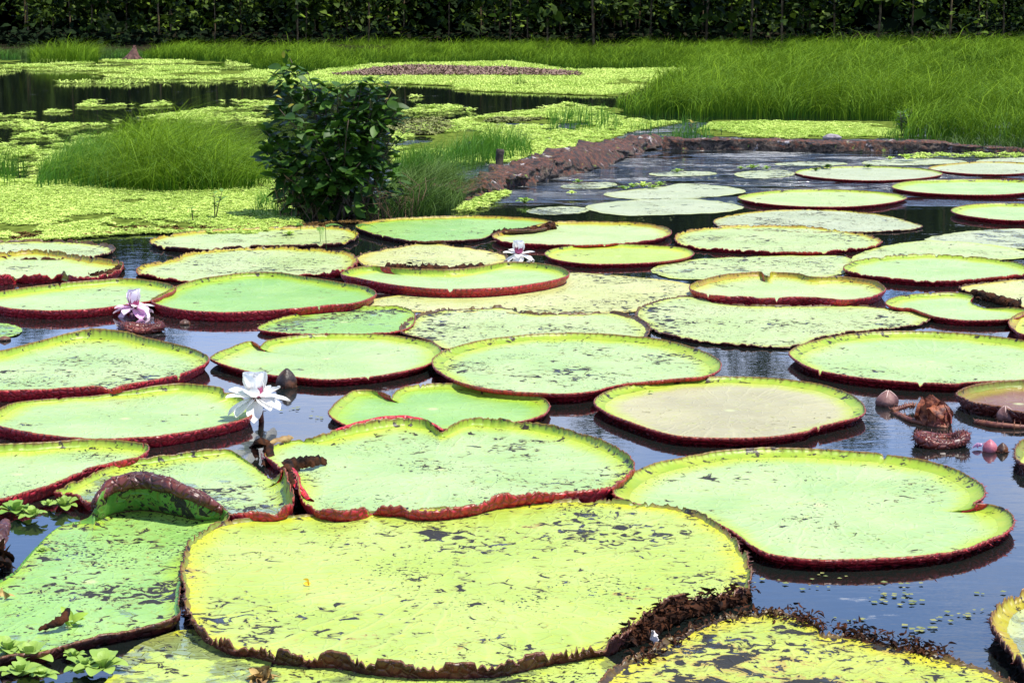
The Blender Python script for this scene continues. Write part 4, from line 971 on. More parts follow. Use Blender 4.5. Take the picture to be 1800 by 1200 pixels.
P12 = pad('young spiny pad with a brown quilted inside at the right edge',
    [(1682, 692), (1688, 685), (1708, 677), (1750, 670), (1800, 667), (1850, 672), (1885, 690), (1865, 713), (1820, 723), (1783, 721), (1757, 713), (1730, 709), (1712, 706), (1695, 699)],
    hr=.058, fl=.35, z0=.012, leaf='purple', spots=.1, rimo='spiny', rimi='olive', spines=700, wave=.3)
P13 = pad('small spiny-rimmed pad cut by the right edge, beside the pink bud',
    [(1785, 790), (1790, 779), (1800, 772), (1840, 765), (1880, 785), (1850, 812), (1805, 816), (1788, 806)],
    hr=.045, fl=.8, z0=.012, leaf='brown', spots=.4, rimo='spiny', rimi='olive', spines=300)
P14 = pad('rim of a greyish pad entering from the lower right edge',
    [(1743, 1090), (1750, 1068), (1778, 1044), (1800, 1034), (1850, 1022), (1950, 1060), (1970, 1150), (1900, 1210), (1820, 1180), (1790, 1150), (1765, 1122)],
    hr=.060, fl=.9, z0=.014, leaf='grey', spots=.5, wet=.6, rag=.3, rimo='dark', rimi='gold', spines=150)
# --- middle rows, left
Q_ = pad('clean green pad with a red front rim right of the pink flower',
    [(267, 527), (285, 515), (310, 503), (350, 490), (400, 482), (443, 478), (483, 478), (540, 486), (595, 495), (640, 503), (660, 513), (650, 523), (618, 532), (580, 535), (533, 540), (467, 545), (400, 548), (333, 545), (285, 537)],
    hr=.038, fl=1.0, z0=.020, upright=True, leaf='green', spots=.30, wave=.35)
R_ = pad('green pad with dark red front behind the pink flower',
    [(-40, 520), (0, 512), (60, 503), (120, 496), (167, 492), (217, 489), (267, 493), (300, 500), (308, 508), (290, 517), (263, 528), (197, 538), (150, 543), (100, 545), (40, 543), (0, 538)],
    hr=.042, fl=1.0, z0=.012, upright=True, leaf='mint', spots=.42, wave=.3)
S_ = pad('pad with a bitten red front rim at the left edge',
    [(-60, 465), (0, 443), (50, 437), (93, 440), (133, 447), (167, 453), (207, 458), (215, 467), (200, 477), (167, 483), (130, 485), (105, 478), (92, 490, .006), (80, 481), (45, 482), (30, 490, .008), (18, 483), (-60, 486)],
    hr=.048, fl=.9, z0=.016, upright=True, leaf='pale', spots=.52, rag=.2, rimi='gold', wave=.6)
T_ = pad('pale pad with a withered brown back rim at the left edge, next to the weed',
    [(-60, 430), (0, 422), (50, 420), (117, 421), (167, 425), (197, 431), (200, 437), (187, 443), (160, 449), (100, 452), (0, 450), (-60, 442)],
    hr=.034, fl=.8, leaf='pale', spots=0.68, rag=.5, rimo='dark', rimi='crust', wave=.8)
U_ = pad('olive pad with a brown ragged rim below the foot of the bush',
    [(263, 422), (283, 414), (333, 407), (400, 402), (500, 398), (583, 397), (622, 403), (627, 415), (600, 425), (567, 428), (500, 430), (433, 431), (367, 436), (317, 435), (277, 430)],
    hr=.032, fl=.9, leaf='pale', spots=0.66, wet=.15, rag=.5, rimo='dark', rimi='gold', wave=.7)
V_ = pad('speckled pad with a golden torn left edge behind the clean green pad',
    [(240, 476), (247, 467), (283, 458), (310, 453), (323, 445), (367, 438), (433, 433), (500, 433), (567, 437), (608, 442), (626, 451), (622, 464, .05), (600, 473, .05), (550, 478), (500, 488, .002), (400, 495, .002), (337, 494, .01), (287, 486), (253, 480)],
    hr=.034, fl=.9, z0=.006, leaf='pale', spots=0.74, rag=.4, rimo='red', rimi='gold', wave=.6)
P4 = pad('half-sunken speckled pad in the middle, left side dissolving into blue water',
    [(455, 578), (480, 562), (530, 549), (573, 536), (600, 537), (650, 537), (700, 538), (726, 547), (729, 558), (727, 567), (713, 577), (683, 583), (600, 586), (510, 585)],
    hr=.022, fl=.8, z0=.008, leaf='green', spots=.72, wet=.60, rag=.2, rimi='lime', wave=.4)
P3 = pad('broad speckled pad with a dark ragged back edge in the centre',
    [(707, 583), (733, 552), (787, 540), (833, 538), (893, 537), (917, 545), (967, 548), (1033, 547), (1067, 545), (1110, 553), (1137, 567), (1142, 580), (1123, 593, .004), (1000, 606, .002), (790, 612, .002), (757, 598, .004)],
    hr=.026, fl=.9, z0=.006, leaf='pale', spots=0.70, rag=.7, rimo='dark', rimi='crust', wave=.7)
P2 = pad('straw-yellow sunken pad partly under the red-rimmed mint pad',
    [(632, 533), (670, 522), (750, 512), (850, 502), (950, 490), (1000, 478), (1070, 482), (1140, 488), (1210, 498), (1226, 515), (1190, 535), (1110, 547), (1000, 553), (850, 549), (740, 547), (660, 541)],
    hr=.003, z0=.005, leaf='straw', spots=0.67, wet=.10, rag=.1)
Z_ = pad('mint pad with a long clean red rim and a dented back edge, mid-photo',
    [(600, 481), (617, 472), (650, 467), (700, 471), (760, 473), (800, 473), (850, 467), (893, 460), (933, 461), (977, 467), (998, 476), (997, 484), (967, 493), (900, 503), (833, 507), (767, 507), (701, 501), (633, 489)],
    hr=.044, fl=1.0, z0=.020, upright=True, leaf='mint', spots=.15, wave=.15)
P1 = pad('flat pale pad with a black ragged front, left of the small white flower',
    [(627, 447), (667, 437), (710, 430), (750, 424), (800, 430), (850, 436), (890, 447), (887, 457), (850, 466), (760, 471), (683, 470), (640, 462)],
    hr=.020, fl=.8, z0=.008, leaf='straw', spots=0.66, wet=.15, rag=1.0, rimo='dark', rimi='crust', wave=1.2)
W_ = pad('green pad below the bush with a dried curl on its right edge',
    [(625, 397), (650, 388), (700, 383), (767, 380), (833, 379), (900, 381), (953, 385), (970, 389), (950, 402, .03), (900, 404, .04), (870, 409, .02), (850, 418, .01), (800, 422), (733, 423), (683, 416), (650, 408)],
    hr=.032, fl=1.0, z0=.012, leaf='green', spots=.48, rag=.15, rimo='dark', rimi='gold', wave=.4)
X_ = pad('pale green pad with a dark red front rim directly behind the small white flower',
    [(866, 415), (880, 408), (905, 404), (940, 396), (983, 389), (1050, 389), (1117, 391), (1163, 397), (1180, 407), (1167, 416), (1133, 423), (1033, 430), (967, 429), (900, 426)],
    hr=.036, fl=1.0, z0=.012, leaf='pale', spots=.34, wet=.1, rag=.12, rimi='gold', wave=.35)
Y_ = pad('small bright yellow-green pad right of the small white flower',
    [(958, 446), (973, 437), (1017, 431), (1083, 429), (1150, 431), (1200, 435), (1218, 442), (1217, 448), (1200, 454), (1167, 459), (1100, 463), (1033, 463), (983, 457)],
    hr=.026, fl=1.0, z0=.012, leaf='yellow', spots=.25, wave=.15)
# --- middle rows, right
P5 = pad('long flat speckled pad with a black ragged front edge, right of centre',
    [(1117, 548), (1130, 536), (1155, 527), (1197, 519), (1217, 520), (1267, 532), (1317, 535), (1400, 536), (1500, 535), (1567, 540), (1617, 547), (1635, 560), (1600, 570), (1500, 580), (1433, 593), (1393, 606), (1300, 603), (1233, 597), (1200, 592), (1160, 582), (1137, 568)],
    hr=.016, fl=.8, z0=.010, leaf='pale', spots=0.71, rag=.7, rimo='dark', rimi='crust', wave=.6)
P6 = pad('red-rimmed pad with a cut in its back rim, right of centre',
    [(1212, 504), (1233, 492), (1283, 481), (1335, 477), (1343, 483), (1352, 485), (1358, 478), (1400, 480), (1430, 486), (1483, 486), (1533, 492), (1553, 502), (1553, 511), (1527, 521), (1483, 526), (1417, 521), (1333, 524), (1322, 521), (1267, 520), (1227, 512)],
    hr=.042, fl=1.0, z0=.014, upright=True, leaf='pale', spots=.46, rimi='gold', wave=.5)
P7 = pad('mint pad with torn front rim at the right edge, above the notched pad',
    [(1483, 469), (1507, 457), (1567, 449), (1633, 446), (1700, 450), (1767, 457), (1800, 465), (1815, 473), (1800, 480), (1733, 488), (1667, 493), (1617, 492), (1567, 488), (1517, 481), (1490, 475)],
    hr=.036, fl=1.0, z0=.012, leaf='mint', spots=.36, rag=.25, rimi='lime', wave=.3)
P8 = pad('pad with a torn hollow in its back at the right edge',
    [(1557, 533), (1573, 522), (1617, 516), (1683, 514), (1710, 519), (1706, 528, .01), (1715, 536, .006), (1740, 542, .008), (1780, 540), (1803, 544), (1777, 560), (1700, 562), (1650, 557), (1620, 548), (1600, 541), (1577, 540)],
    hr=.032, fl=1.1, z0=.012, leaf='mint', spots=.34, wave=.4)
P9 = pad('sunken straw-coloured pad at the right edge with a black torn front',
    [(1687, 503), (1733, 495), (1800, 489), (1880, 495), (1890, 520), (1820, 540), (1767, 529), (1713, 514)],
    hr=.012, fl=.8, z0=.008, leaf='straw', spots=.55, rag=1.0, rimo='dark', rimi='crust', wave=1.0)
P10 = pad('small slice of a yellow-rimmed pad at the right edge, mid height',
    [(1774, 563), (1785, 553), (1800, 547), (1850, 540), (1895, 560), (1860, 590), (1805, 588), (1780, 576)],
    hr=.042, fl=1.1, z0=.014, leaf='yellow', spots=.5, rimi='gold')
P21 = pad('pale pad with a yellow fringed back rim, right of the small yellow pad',
    [(1190, 411), (1227, 401), (1267, 397), (1333, 395), (1417, 397), (1483, 404), (1547, 419), (1535, 431), (1483, 437), (1433, 442), (1353, 441), (1300, 438), (1233, 433), (1197, 427)],
    hr=.028, fl=.9, z0=.012, leaf='pale', spots=0.66, wet=.12, rag=.5, rimo='red', rimi='gold', wave=.6)
P20 = pad('flat grey-green pad behind the fringed pad on the right',
    [(1255, 388), (1283, 378), (1367, 369), (1467, 369), (1550, 377), (1600, 389), (1620, 397), (1600, 402), (1500, 407), (1400, 407), (1280, 400)],
    hr=.012, fl=.8, z0=.008, leaf='grey', spots=0.70, wet=.2, rag=.5, rimo='dark', rimi='gold', wave=.5)
P15 = pad('oval pale pad alone in dark water, right of the floating lettuce row',
    [(1297, 346), (1333, 338), (1400, 333), (1467, 333), (1533, 336), (1583, 342), (1593, 348), (1550, 358), (1483, 363), (1400, 362), (1333, 356)],
    hr=.028, fl=1.2, z0=.012, leaf='pale', spots=.42, rimi='lime', wave=.2)
P16 = pad('smooth mint pad at the right edge with a lime back rim, upper row',
    [(1568, 328), (1600, 318), (1650, 316), (1700, 315), (1800, 317), (1840, 326), (1810, 337), (1750, 342), (1667, 341), (1600, 336)],
    hr=.034, fl=1.3, z0=.012, leaf='mint', spots=.15, rimi='lime', wave=.1)
P17 = pad('pale pad carrying two small dark weed clumps on its back edge',
    [(1398, 303), (1433, 295), (1517, 292), (1617, 296), (1657, 305), (1617, 313), (1533, 317), (1450, 313)],
    hr=.020, fl=1.2, z0=.010, leaf='grey', spots=.45, rimi='lime', wave=.3)
P18 = pad('pale pad at the right edge nearest to the timber',
    [(1633, 296), (1667, 288), (1733, 284), (1800, 286), (1850, 296), (1800, 304), (1767, 306), (1700, 305)],
    hr=.020, fl=1.1, z0=.010, leaf='grey', spots=.48, rimi='gold', wave=.3)
P19 = pad('clean mint pad with a thin lime rim at the right edge in dark water',
    [(1672, 369), (1700, 360), (1750, 357), (1800, 358), (1870, 368), (1840, 382), (1783, 387), (1700, 379)],
    hr=.034, fl=1.3, z0=.012, leaf='mint', spots=.12, rimi='lime', wave=.1)
def flat(label, pts, leaf='grey', spots=.76, wet=.45, z0=.005):
    return pad(label, pts, hr=.003, z0=z0, leaf=leaf, spots=spots, wet=wet, rag=.5, wave=1.2, rimo='dark')
flat('flat sunken pad with dark streaks in front of the fringed pad on the right', [(1145, 470), (1200, 457), (1300, 451), (1400, 448), (1483, 450), (1500, 463), (1483, 480), (1433, 487), (1300, 489), (1200, 490), (1155, 482)], 'pale')
flat('flat grey sunken pad between the fringed pad and the right-hand mint pad', [(1500, 450), (1567, 429), (1633, 422), (1733, 428), (1793, 438), (1830, 447), (1760, 456), (1600, 462), (1510, 463)], 'pale', .6, .35, .007)
flat('greyish sunken pad at the right edge below the clean mint pad', [(1627, 422), (1667, 410), (1750, 402), (1800, 402), (1870, 418), (1800, 436), (1700, 430)], 'grey', .6, .6, .004)
flat('flat whitish pad in dark water behind the yellow-green pads, lower of two', [(1030, 361), (1100, 352), (1200, 348), (1267, 354), (1307, 364), (1267, 373), (1200, 376), (1100, 378), (1045, 371)], 'grey', .55, .35)
flat('flat whitish pad carrying the row of floating lettuce', [(1060, 341), (1100, 334), (1167, 327), (1200, 322), (1267, 326), (1312, 336), (1250, 346), (1200, 349), (1100, 349)], 'grey', .5, .4)
flat('small flat pad under three lettuce plants in front of the timber', [(1290, 305), (1320, 300), (1367, 298), (1400, 304), (1367, 312), (1317, 313)], 'grey', .6, .6)
flat('thin sunken pad close in front of the timber on the right', [(1517, 284), (1600, 279), (1683, 281), (1700, 285), (1633, 289), (1533, 290)], 'grey', .6, .6)
flat('small pale pad beside the thin sunken pad, at the right edge near the timber', [(1715, 283), (1750, 278), (1820, 277), (1850, 281), (1800, 286), (1740, 287)], 'grey', .6, .4, .007)
flat('dark half-drowned pad at the left edge below the dark-fronted green pad', [(-60, 575), (-10, 566), (25, 570), (40, 580), (20, 590), (-50, 592)], 'green', .8, .8)

# --- curled and rotten edges, which belong to their pads
for lab_, pts_ in (("faint sunken pad in the ripples off the middle of the bank", [(985, 327), (1020, 321), (1070, 320), (1085, 325), (1050, 331), (1000, 331)]), ("faint sunken pad nearest to the foot of the bank, in grey ripples", [(925, 372), (950, 364), (1000, 362), (1035, 366), (1020, 374), (960, 377)]),
                   ("faint sunken pad close to the corner of the two banks", [(1140, 305), (1180, 301), (1240, 301), (1262, 305), (1220, 309), (1160, 309)]), ("faint sunken pad between the clumped pad and the timber, centre right", [(1360, 288), (1400, 284), (1470, 284), (1490, 288), (1450, 291), (1390, 291)])):
    flat(lab_, pts_, 'grey', .7, .78, .004)
def rim_of(pad_):
    return next((c for c in pad_.children if c.name.startswith('rim')), pad_)
def ribbon_tube(name, pts, rad, m, parent, seed, sides=10, spines=0, amp=.3, label=None):
    """lumpy tube through (x, y, z) pixel-and-height points, child of a pad"""
    P = np.array([px(x, y, z) for x, y, z in pts]); u = np.linspace(0, len(P) - 1, 8 * len(P))
    C = np.array([np.interp(u, np.arange(len(P)), P[:, k]) for k in range(3)]).T
    for _ in range(3): C[1:-1] = (C[:-2] + C[2:] + 2 * C[1:-1]) / 4
    r = np.interp(u, np.linspace(0, len(P) - 1, len(rad)), rad); V, Q, T = tube(C, r, sides)
    cc = np.concatenate([np.repeat(C, sides, 0), C[:1], C[-1:]])
    k = vn(V[:, 0] * 45 + V[:, 2] * 30, V[:, 1] * 45, seed, 3) - .5; V = cc + (V - cc) * (1 + 2 * amp * k)[:, None]
    mb = MB(); off = np.array(parent.location)
    mb.add(V - off, Q, T, rimt=.5)
    if spines: add_spines(mb, V - off, cc - off, spines, seed, .012)
    o = mb.build(name, m, rim_of(parent))
    if label: o['label'] = label
    return o
def add_spines(mb, V, cen, n, seed, ln, w=.0018):
    rs = np.random.default_rng(seed + 5); k = rs.integers(0, len(V), n); d = V[k] - cen[k]; d /= np.linalg.norm(d, axis=1)[:, None] + 1e-9
    d = d + rs.normal(0, .3, d.shape); l = ln * rs.uniform(.5, 1.2, n); sd_ = np.cross(d, rs.normal(0, 1, d.shape)); sd_ /= np.linalg.norm(sd_, axis=1)[:, None] + 1e-9
    s2 = np.cross(d, sd_); s2 /= np.linalg.norm(s2, axis=1)[:, None] + 1e-9
    p = V[k]; VV = np.stack([p + sd_ * w, p - sd_ * w * .5 + s2 * w, p - sd_ * w * .5 - s2 * w, p + d * l[:, None]], 1).reshape(-1, 3)
    i = np.arange(n)[:, None] * 4; T = np.concatenate([i + [0, 1, 3], i + [1, 2, 3], i + [2, 0, 3]]); mb.add(VV, (), T, rimt=.5)
ribbon_tube('curled_edge', [(166, 905, .03), (170, 880, .085), (196, 852, .125), (245, 842, .14), (297, 852, .135), (350, 874, .105), (385, 894, .06), (404, 908, .03)], [.008, .020, .028, .029, .024, .015, .008], RIMO['dark'], F_, 3, spines=140, amp=.25, label='brown scaly rolled rim along the top of the fold')
def ribbon_sheet(name, pts, m, parent, seed, label, roll=.9):
    """crumpled strip of rim: (x, y, z of its foot, height)"""
    P = np.array([[*px(a, b, z), h] for a, b, z, h in pts]); n = 14 * len(pts); u = np.linspace(0, len(P) - 1, n); C = np.array([np.interp(u, np.arange(len(P)), P[:, k]) for k in range(4)]).T
    for _ in range(5): C[1:-1] = (C[:-2] + C[2:] + 2 * C[1:-1]) / 4
    t = np.gradient(C[:, :2], axis=0); t /= np.linalg.norm(t, axis=1)[:, None] + 1e-9; nr = np.column_stack([-t[:, 1], t[:, 0]])
    k = 12; V = np.zeros((n, k, 3)); A = np.zeros((n, k)); q = np.linspace(0, 1, k)
    X = np.repeat(np.arange(n)[:, None] * .22, k, 1); Y = np.repeat(q[None] * 2.2, n, 0); cr_ = vn(X, Y, seed, 4) - .5
    ht = C[:, 3] * (1 + .5 * (vn(np.arange(n) * .35, np.zeros(n), seed + 2, 3) - .5))
    for j in range(k):
        an = q[j] * 2.3 * roll
        V[:, j, :2] = C[:, :2] + nr * ((1 - np.cos(an)) * ht * .45)[:, None] + nr * (cr_[:, j] * .022)[:, None]
        V[:, j, 2] = C[:, 2] + np.sin(min(an, 1.7)) * ht * (1 if an < 1.57 else 1 - .25 * (an - 1.57)) + cr_[:, j] * .010
        A[:, j] = q[j]
    V = V.reshape(-1, 3) - np.array(parent.location); nv = len(V); G = grid_faces(n, k)
    V2 = V.copy(); V2[:, :2] += np.repeat(nr, k, 0) * .004; V2[:, 2] -= .002
    o = mesh_np(name, np.concatenate([V, V2]), [G, G[:, ::-1] + nv], m, rim_of(parent), {'rimt': np.tile(A.ravel() * .85, 2)}); o['label'] = label
ribbon_sheet('curled_edge', [(540, 888, .0, .045), (530, 872, .0, .062), (523, 852, .012, .066), (518, 834, .02, .055), (528, 824, .03, .042), (548, 820, .035, .036), (565, 816, .03, .034), (577, 817, .02, .02)], M['rot'], B_, 4, 'withered brown curl on the left end of the red rim', .95)
ribbon_tube('curled_edge', [(588, 757, .030), (620, 748, .036), (667, 738, .042), (705, 735, .044), (740, 739, .040), (768, 751, .028), (780, 757, .016)], [.005, .011, .014, .014, .013, .010, .004], RIMO['red'], B_, 12, amp=.15, label='red rim turned over on the back left edge')
ribbon_sheet('curled_edge', [(552, 893, .0, .045), (538, 882, .0, .055), (530, 864, .002, .060), (527, 848, .01, .050)], RIMO['red'], B_, 9, 'bright red fold at the left corner', .8)

def rotten_mass(parent, pts, n, seed, size, label):
    """shreds of dead leaf heaped along a line, one part of the pad"""
    rs = np.random.default_rng(seed); mb = MB(); P = np.array([px(x, y, z) for x, y, z in pts]); off = np.array(parent.location)
    T, Fq = leaf_template(4, .20, .6, .6, .8)
    u = rs.uniform(0, len(P) - 1, n); C = np.array([np.interp(u, np.arange(len(P)), P[:, k]) for k in range(3)]).T + rs.normal(0, .02, (n, 3)) * [1, 1, .55]
    C[:, 2] = np.maximum(C[:, 2], .008); a = rs.random(n) * 6.28
    V, Q = inst(T, Fq, C - off, np.column_stack([np.cos(a), np.sin(a), rs.uniform(-.4, .35, n)]), rs.normal(0, 1, (n, 3)) + [0, 0, .6], size * rs.uniform(.4, 1.1, n))
    V[:, 2] = np.maximum(V[:, 2], .004)
    mb.add(V, Q)
    cu = np.linspace(0, len(P) - 1, 60); Cc = np.array([np.interp(cu, np.arange(len(P)), P[:, k]) for k in range(3)]).T; Cc[:, 2] *= .45
    tv, tq, tt = tube(Cc, size * (.55 + .5 * rs.random(60)), 10); tv += (vn(tv[:, 0] * 60 + tv[:, 2] * 50, tv[:, 1] * 60, seed, 3) - .5)[:, None] * size * .9 + rs.normal(0, size * .06, tv.shape)
    tv[:, 2] = np.maximum(tv[:, 2], -.005); (mb.add(tv - off, tq, tt) if size > .021 else None)
    o = mb.build('rotten_edge', M['rot'], rim_of(parent)); o['label'] = label
rotten_mass(A_, [(1080, 1128, .02), (1125, 1105, .035), (1165, 1080, .04), (1200, 1062, .04), (1260, 1050, .035), (1312, 1040, .025)], 700, 5, .024, 'brown rotten shreds along the right front of the rim')
rotten_mass(H_, [(1110, 1165, .02), (1160, 1140, .02), (1230, 1098, .02), (1320, 1078, .02), (1400, 1080, .03), (1440, 1098, .03)], 560, 6, .020, 'dark rotten fringe of the back edge')
rotten_mass(H_, [(1480, 1108, .02), (1520, 1112, .03), (1590, 1130, .03), (1650, 1146, .03)], 420, 7, .021, 'dark curled scraps on the right back edge')
rotten_mass(P1, [(680, 468, .02), (740, 470, .025), (800, 473, .02), (850, 468, .02)], 80, 8, .035, 'black ragged front edge')
rotten_mass(W_, [(870, 410, .02), (910, 405, .03), (950, 402, .03), (972, 393, .05)], 50, 9, .04, 'dried brown curl')
rotten_mass(P9, [(1712, 514, .02), (1745, 524, .02), (1790, 535, .02)], 50, 10, .035, 'black torn front edge')
rotten_mass(S_, [(160, 484, .02), (190, 480, .02), (212, 468, .03)], 30, 11, .03, 'dark torn right corner')

# ------------------------------------------------------------------ flowers
def petal_mesh(name, ln, wd, cup, curve, m, seed):
    rs = np.random.default_rng(seed); r, cn2 = 9, 7; V = []
    for i in range(r):
        t = i / (r - 1); hw = wd * (.32 + .78 * math.sin(math.pi * (t * .72 + .04))) * math.sqrt(max(.02, 1 - t ** 6))
        for j in range(cn2):
            s = j / (cn2 - 1) * 2 - 1
            V.append((s * hw, t * ln, cup * s * s * hw + curve * ln * t * t + .0015 * math.sin(9 * s + 5 * t)))
    return mesh_np(name, np.array(V), grid_faces(r, cn2), m, link=False)
PW = [petal_mesh('petal', .105, .030, .5, .10, M['petal'], 1), petal_mesh('petal', .105, .027, .35, -.12, M['petal'], 2), petal_mesh('petal', .10, .038, .7, .16, M['petal'], 3)]
PP = [petal_mesh('petal', .105, .026, .5, .10, M['petal_pink'], 4), petal_mesh('petal', .100, .028, .35, -.14, M['petal_pink'], 5)]
PP.append(petal_mesh('petal', .10, .038, .7, .16, simple('blush_petal', (.84, .70, .80), (.88, .84, .88), .5, 9, .15, 25, trans=.25), 6))
def flower(X, Y, hz, s, rows, label, seed, lower, upper, stem_spines=90):
    rs = np.random.default_rng(seed); b = px(X, Y); root = empty('water_lily_flower', tuple(b), label, 'flower', 'open water lily flowers')
    mb = MB(); path = np.array([[.02, .02, -.06], [.012, .01, hz * .5], [0, 0, hz - .012]]); V, Q, T = tube(np.array([np.interp(np.linspace(0, 2, 12), [0, 1, 2], path[:, k]) for k in range(3)]).T, .011, 8)
    mb.add(V, Q, T); cen = np.concatenate([np.repeat(np.array([np.interp(np.linspace(0, 2, 12), [0, 1, 2], path[:, k]) for k in range(3)]).T, 8, 0), path[:1], path[-1:]])
    if stem_spines: add_spines(mb, V, cen, stem_spines, seed, .010)
    mb.build('stem', M['spine'], root)
    # calyx
    blob('calyx', (0, 0, hz - .008), .022 * s, seed, M['buddark'], None, None, .1, root)
    # stamens
    st = MB(); T_, F_2 = leaf_template(3, .10, .1, -.25)
    n = 60; a = np.linspace(0, 6.28, n, endpoint=False) + rs.normal(0, .05, n); pos = np.column_stack([np.cos(a), np.sin(a), np.zeros(n)]) * .022 * s + [0, 0, hz + .006]
    V, Q = inst(T_, F_2, pos, np.column_stack([np.cos(a) * .35, np.sin(a) * .35, np.ones(n)]), np.column_stack([-np.cos(a), -np.sin(a), .3 * np.ones(n)]), np.full(n,   .040 * s) * rs.uniform(.8, 1.1, n)); st.add(V, Q)
    st.build('stamens', M['stamen'], root)
    for cnt, pitch, meshes, sc, off, jit in rows:
        for i in range(cnt):
            a = off + 2 * math.pi * i / cnt + rs.normal(0, .09)
            if 50 < pitch < 75 and math.cos(a) < -.45: continue      # the cup has opened towards the camera
            me = meshes[i % len(meshes)]
            o = bpy.data.objects.new('petal', me); COL.link(o); o.parent = root
            rad = .012 * s; o.location = (-math.sin(a) * rad, math.cos(a) * rad, hz + .002 * pitch / 60)
            o.rotation_euler = (R(pitch + rs.normal(0, jit)), rs.normal(0, .08), a); k = s * sc * rs.uniform(.92, 1.06); o.scale = (k, k, k)
    return root
flower(452, 742, .100, 1.10, [(8, -22, [PW[1]], 1.0, .15, 10), (8, 8, [PW[1], PW[0]], .95, .5, 10), (7, 62, [PW[2]], .92, .3, 5), (5, 78, [PW[2]], .80, .9, 5)], 'white opened lily with a purple heart above the clean green pad', 31, None, None)
flower(236, 556, .050, 1.10, [(9, -24, [PP[1]], .98, .1, 8), (7, 6, [PP[1], PW[1]], .85, .5, 8), (6, 66, [PP[2]], .86, .2, 5), (5, 78, [PP[2]], .80, .8, 5)], 'pink-tinged lily flower standing in the water at the left', 32, None, None, 40)
flower(912, 459, .045, 1.05, [(7, -16, [PW[1]], .95, .25, 6), (5, 12, [PW[1]], .85, .6, 8), (6, 64, [PW[2]], .85, .2, 5), (5, 80, [PW[2]], .75, .8, 5)], 'small white lily flower far back between the pads', 33, None, None, 30)

# ------------------------------------------------------------------ buds, pods and prickly shoots
def bud(X, Y, wpx, hpx, label, m, seed, seams=True, lean=(0, 0), spines=40):
    b = px(X, Y); s = b[1] / F; r = wpx * s / 2; h = hpx * s; root = empty('lily_bud', tuple(b), label, 'flower bud', 'lily buds and pods in the water')
    n, k = 14, 24; t = np.linspace(0, 1, n); prof = np.sin(np.pi * np.clip(t * .78 + .20, 0, .985)) ** .8; V = []
    a = np.linspace(0, 2 * np.pi, k, endpoint=False)
    for ti, pi_ in zip(t, prof):
        rr = r * pi_ * (1 + .06 * np.cos(4 * a))
        V.append(np.column_stack([np.cos(a) * rr + lean[0] * ti * h, np.sin(a) * rr + lean[1] * ti * h, np.full(k, -.25 * h + 1.25 * h * ti)]))
    V = np.concatenate(V); mb = MB(); mb.add(V, grid_faces(n, k, True)); mb.add(np.array([[lean[0] * h, lean[1] * h, h * 1.0]]))
    top = (n - 1) * k + np.arange(k); mb.T.append(np.column_stack([top, np.roll(top, -1), np.full(k, n * k)]))
    sep = mb.build('sepals', m, root)
    if seams:
        for q in range(4):
            aa = q * np.pi / 2 + np.pi / 4 + .5; L_i = []
            for ti, pi_ in list(zip(t, prof))[4:]:
                rr = r * pi_ * .97; L_i.append((math.cos(aa) * rr + lean[0] * ti * h, math.sin(aa) * rr + lean[1] * ti * h, -.25 * h + 1.25 * h * ti))
            sm = MB(); sm.add(*tube(np.array(L_i), .035 * r, 5)); sm.build('seam', M['seam'], sep)
    if spines:
        sp = MB(); low = V[:5 * k]; cen = np.repeat(np.array([[0, 0, z] for z in low[::k, 2]]), k, 0); add_spines(sp, low, cen, spines, seed, .010); sp.build('prickles', M['spine'], sep)
    return root
bud(1558, 712, 40, 27, 'pinkish closed bud with pale seams, left of the rotten pod', M['budskin'], 1, True, (.1, 0))
bud(1772, 738, 36, 26, 'reddish pointed bud leaning in front of the young spiny pad', M['budskin'], 2, True, (-.25, -.1))
bud(1740, 793, 26, 22, 'rose-pink bud at the lower right, beside the prickly curled leaf', simple('pink_bud', (.30, .06, .09), (.42, .14, .17), .5, 18, .3, 50), 3, False, (0, 0), 20)
bud(1762, 794, 20, 17, 'dark withered bud touching the rose-pink bud', M['buddark'], 4, False)
bud(503, 680, 36, 34, 'brown bud standing upright in the water behind the white flower', M['buddark'], 5, False, (.05, 0), 60)
bud(325, 570, 18, 9, 'little black bud in the blue water right of the pink flower', M['buddark'], 6, False, (0, 0), 10)
bud(8, 598, 22, 8, 'little black bud in the water at the left edge', M['buddark'], 7, False, (0, 0), 10)
# rotten pod
def pod():
    b = px(1645, 745); root = empty('rotten_pod', tuple(b), 'large split brown pod rotting in the water between the buds', 'flower pod')
    s = b[1] / F; pm = simple('pod_flesh', (.07, .012, .007), (.30, .09, .035), .6, 34, .9, 40)
    rs = np.random.default_rng(3); blob('core', (0, 0, .026), .054, 8, pm, None, None, .35, root, 3.0, (1.1, .9, .9))
    T, Fq = leaf_template(8, .42, .55, -.30, .8); T = T.copy(); T[:, 2] += .10 * (vn(T[:, 0] * 6, T[:, 1] * 6, 4, 3) - .5)
    pm2 = simple('pod_petal', (.24, .040, .032), (.42, .14, .10), .6, 30, .8, 40)
    for i, (a, l, lean, m_) in enumerate([(3.5, .095, -.45, pm), (2.5, .115, -.35, pm), (1.6, .12, -.4, pm), (.7, .10, -.35, pm), (-.1, .09, -.45, pm), (5.5, .070, -.2, pm2), (4.7, .050, .1, pm2), (4.1, .080, -.3, pm)]):
        pos = np.array([[math.cos(a) * .050, math.sin(a) * .045, -.012]])
        V, Q = inst(T, Fq, pos, np.array([[math.cos(a) * lean - .12, math.sin(a) * lean, 1.]]), np.array([[math.cos(a), math.sin(a), .1]]), np.array([l]))
        V += (rs.normal(0, .002, V.shape)); mesh_np('husk', V, Q, m_, root)
pod()
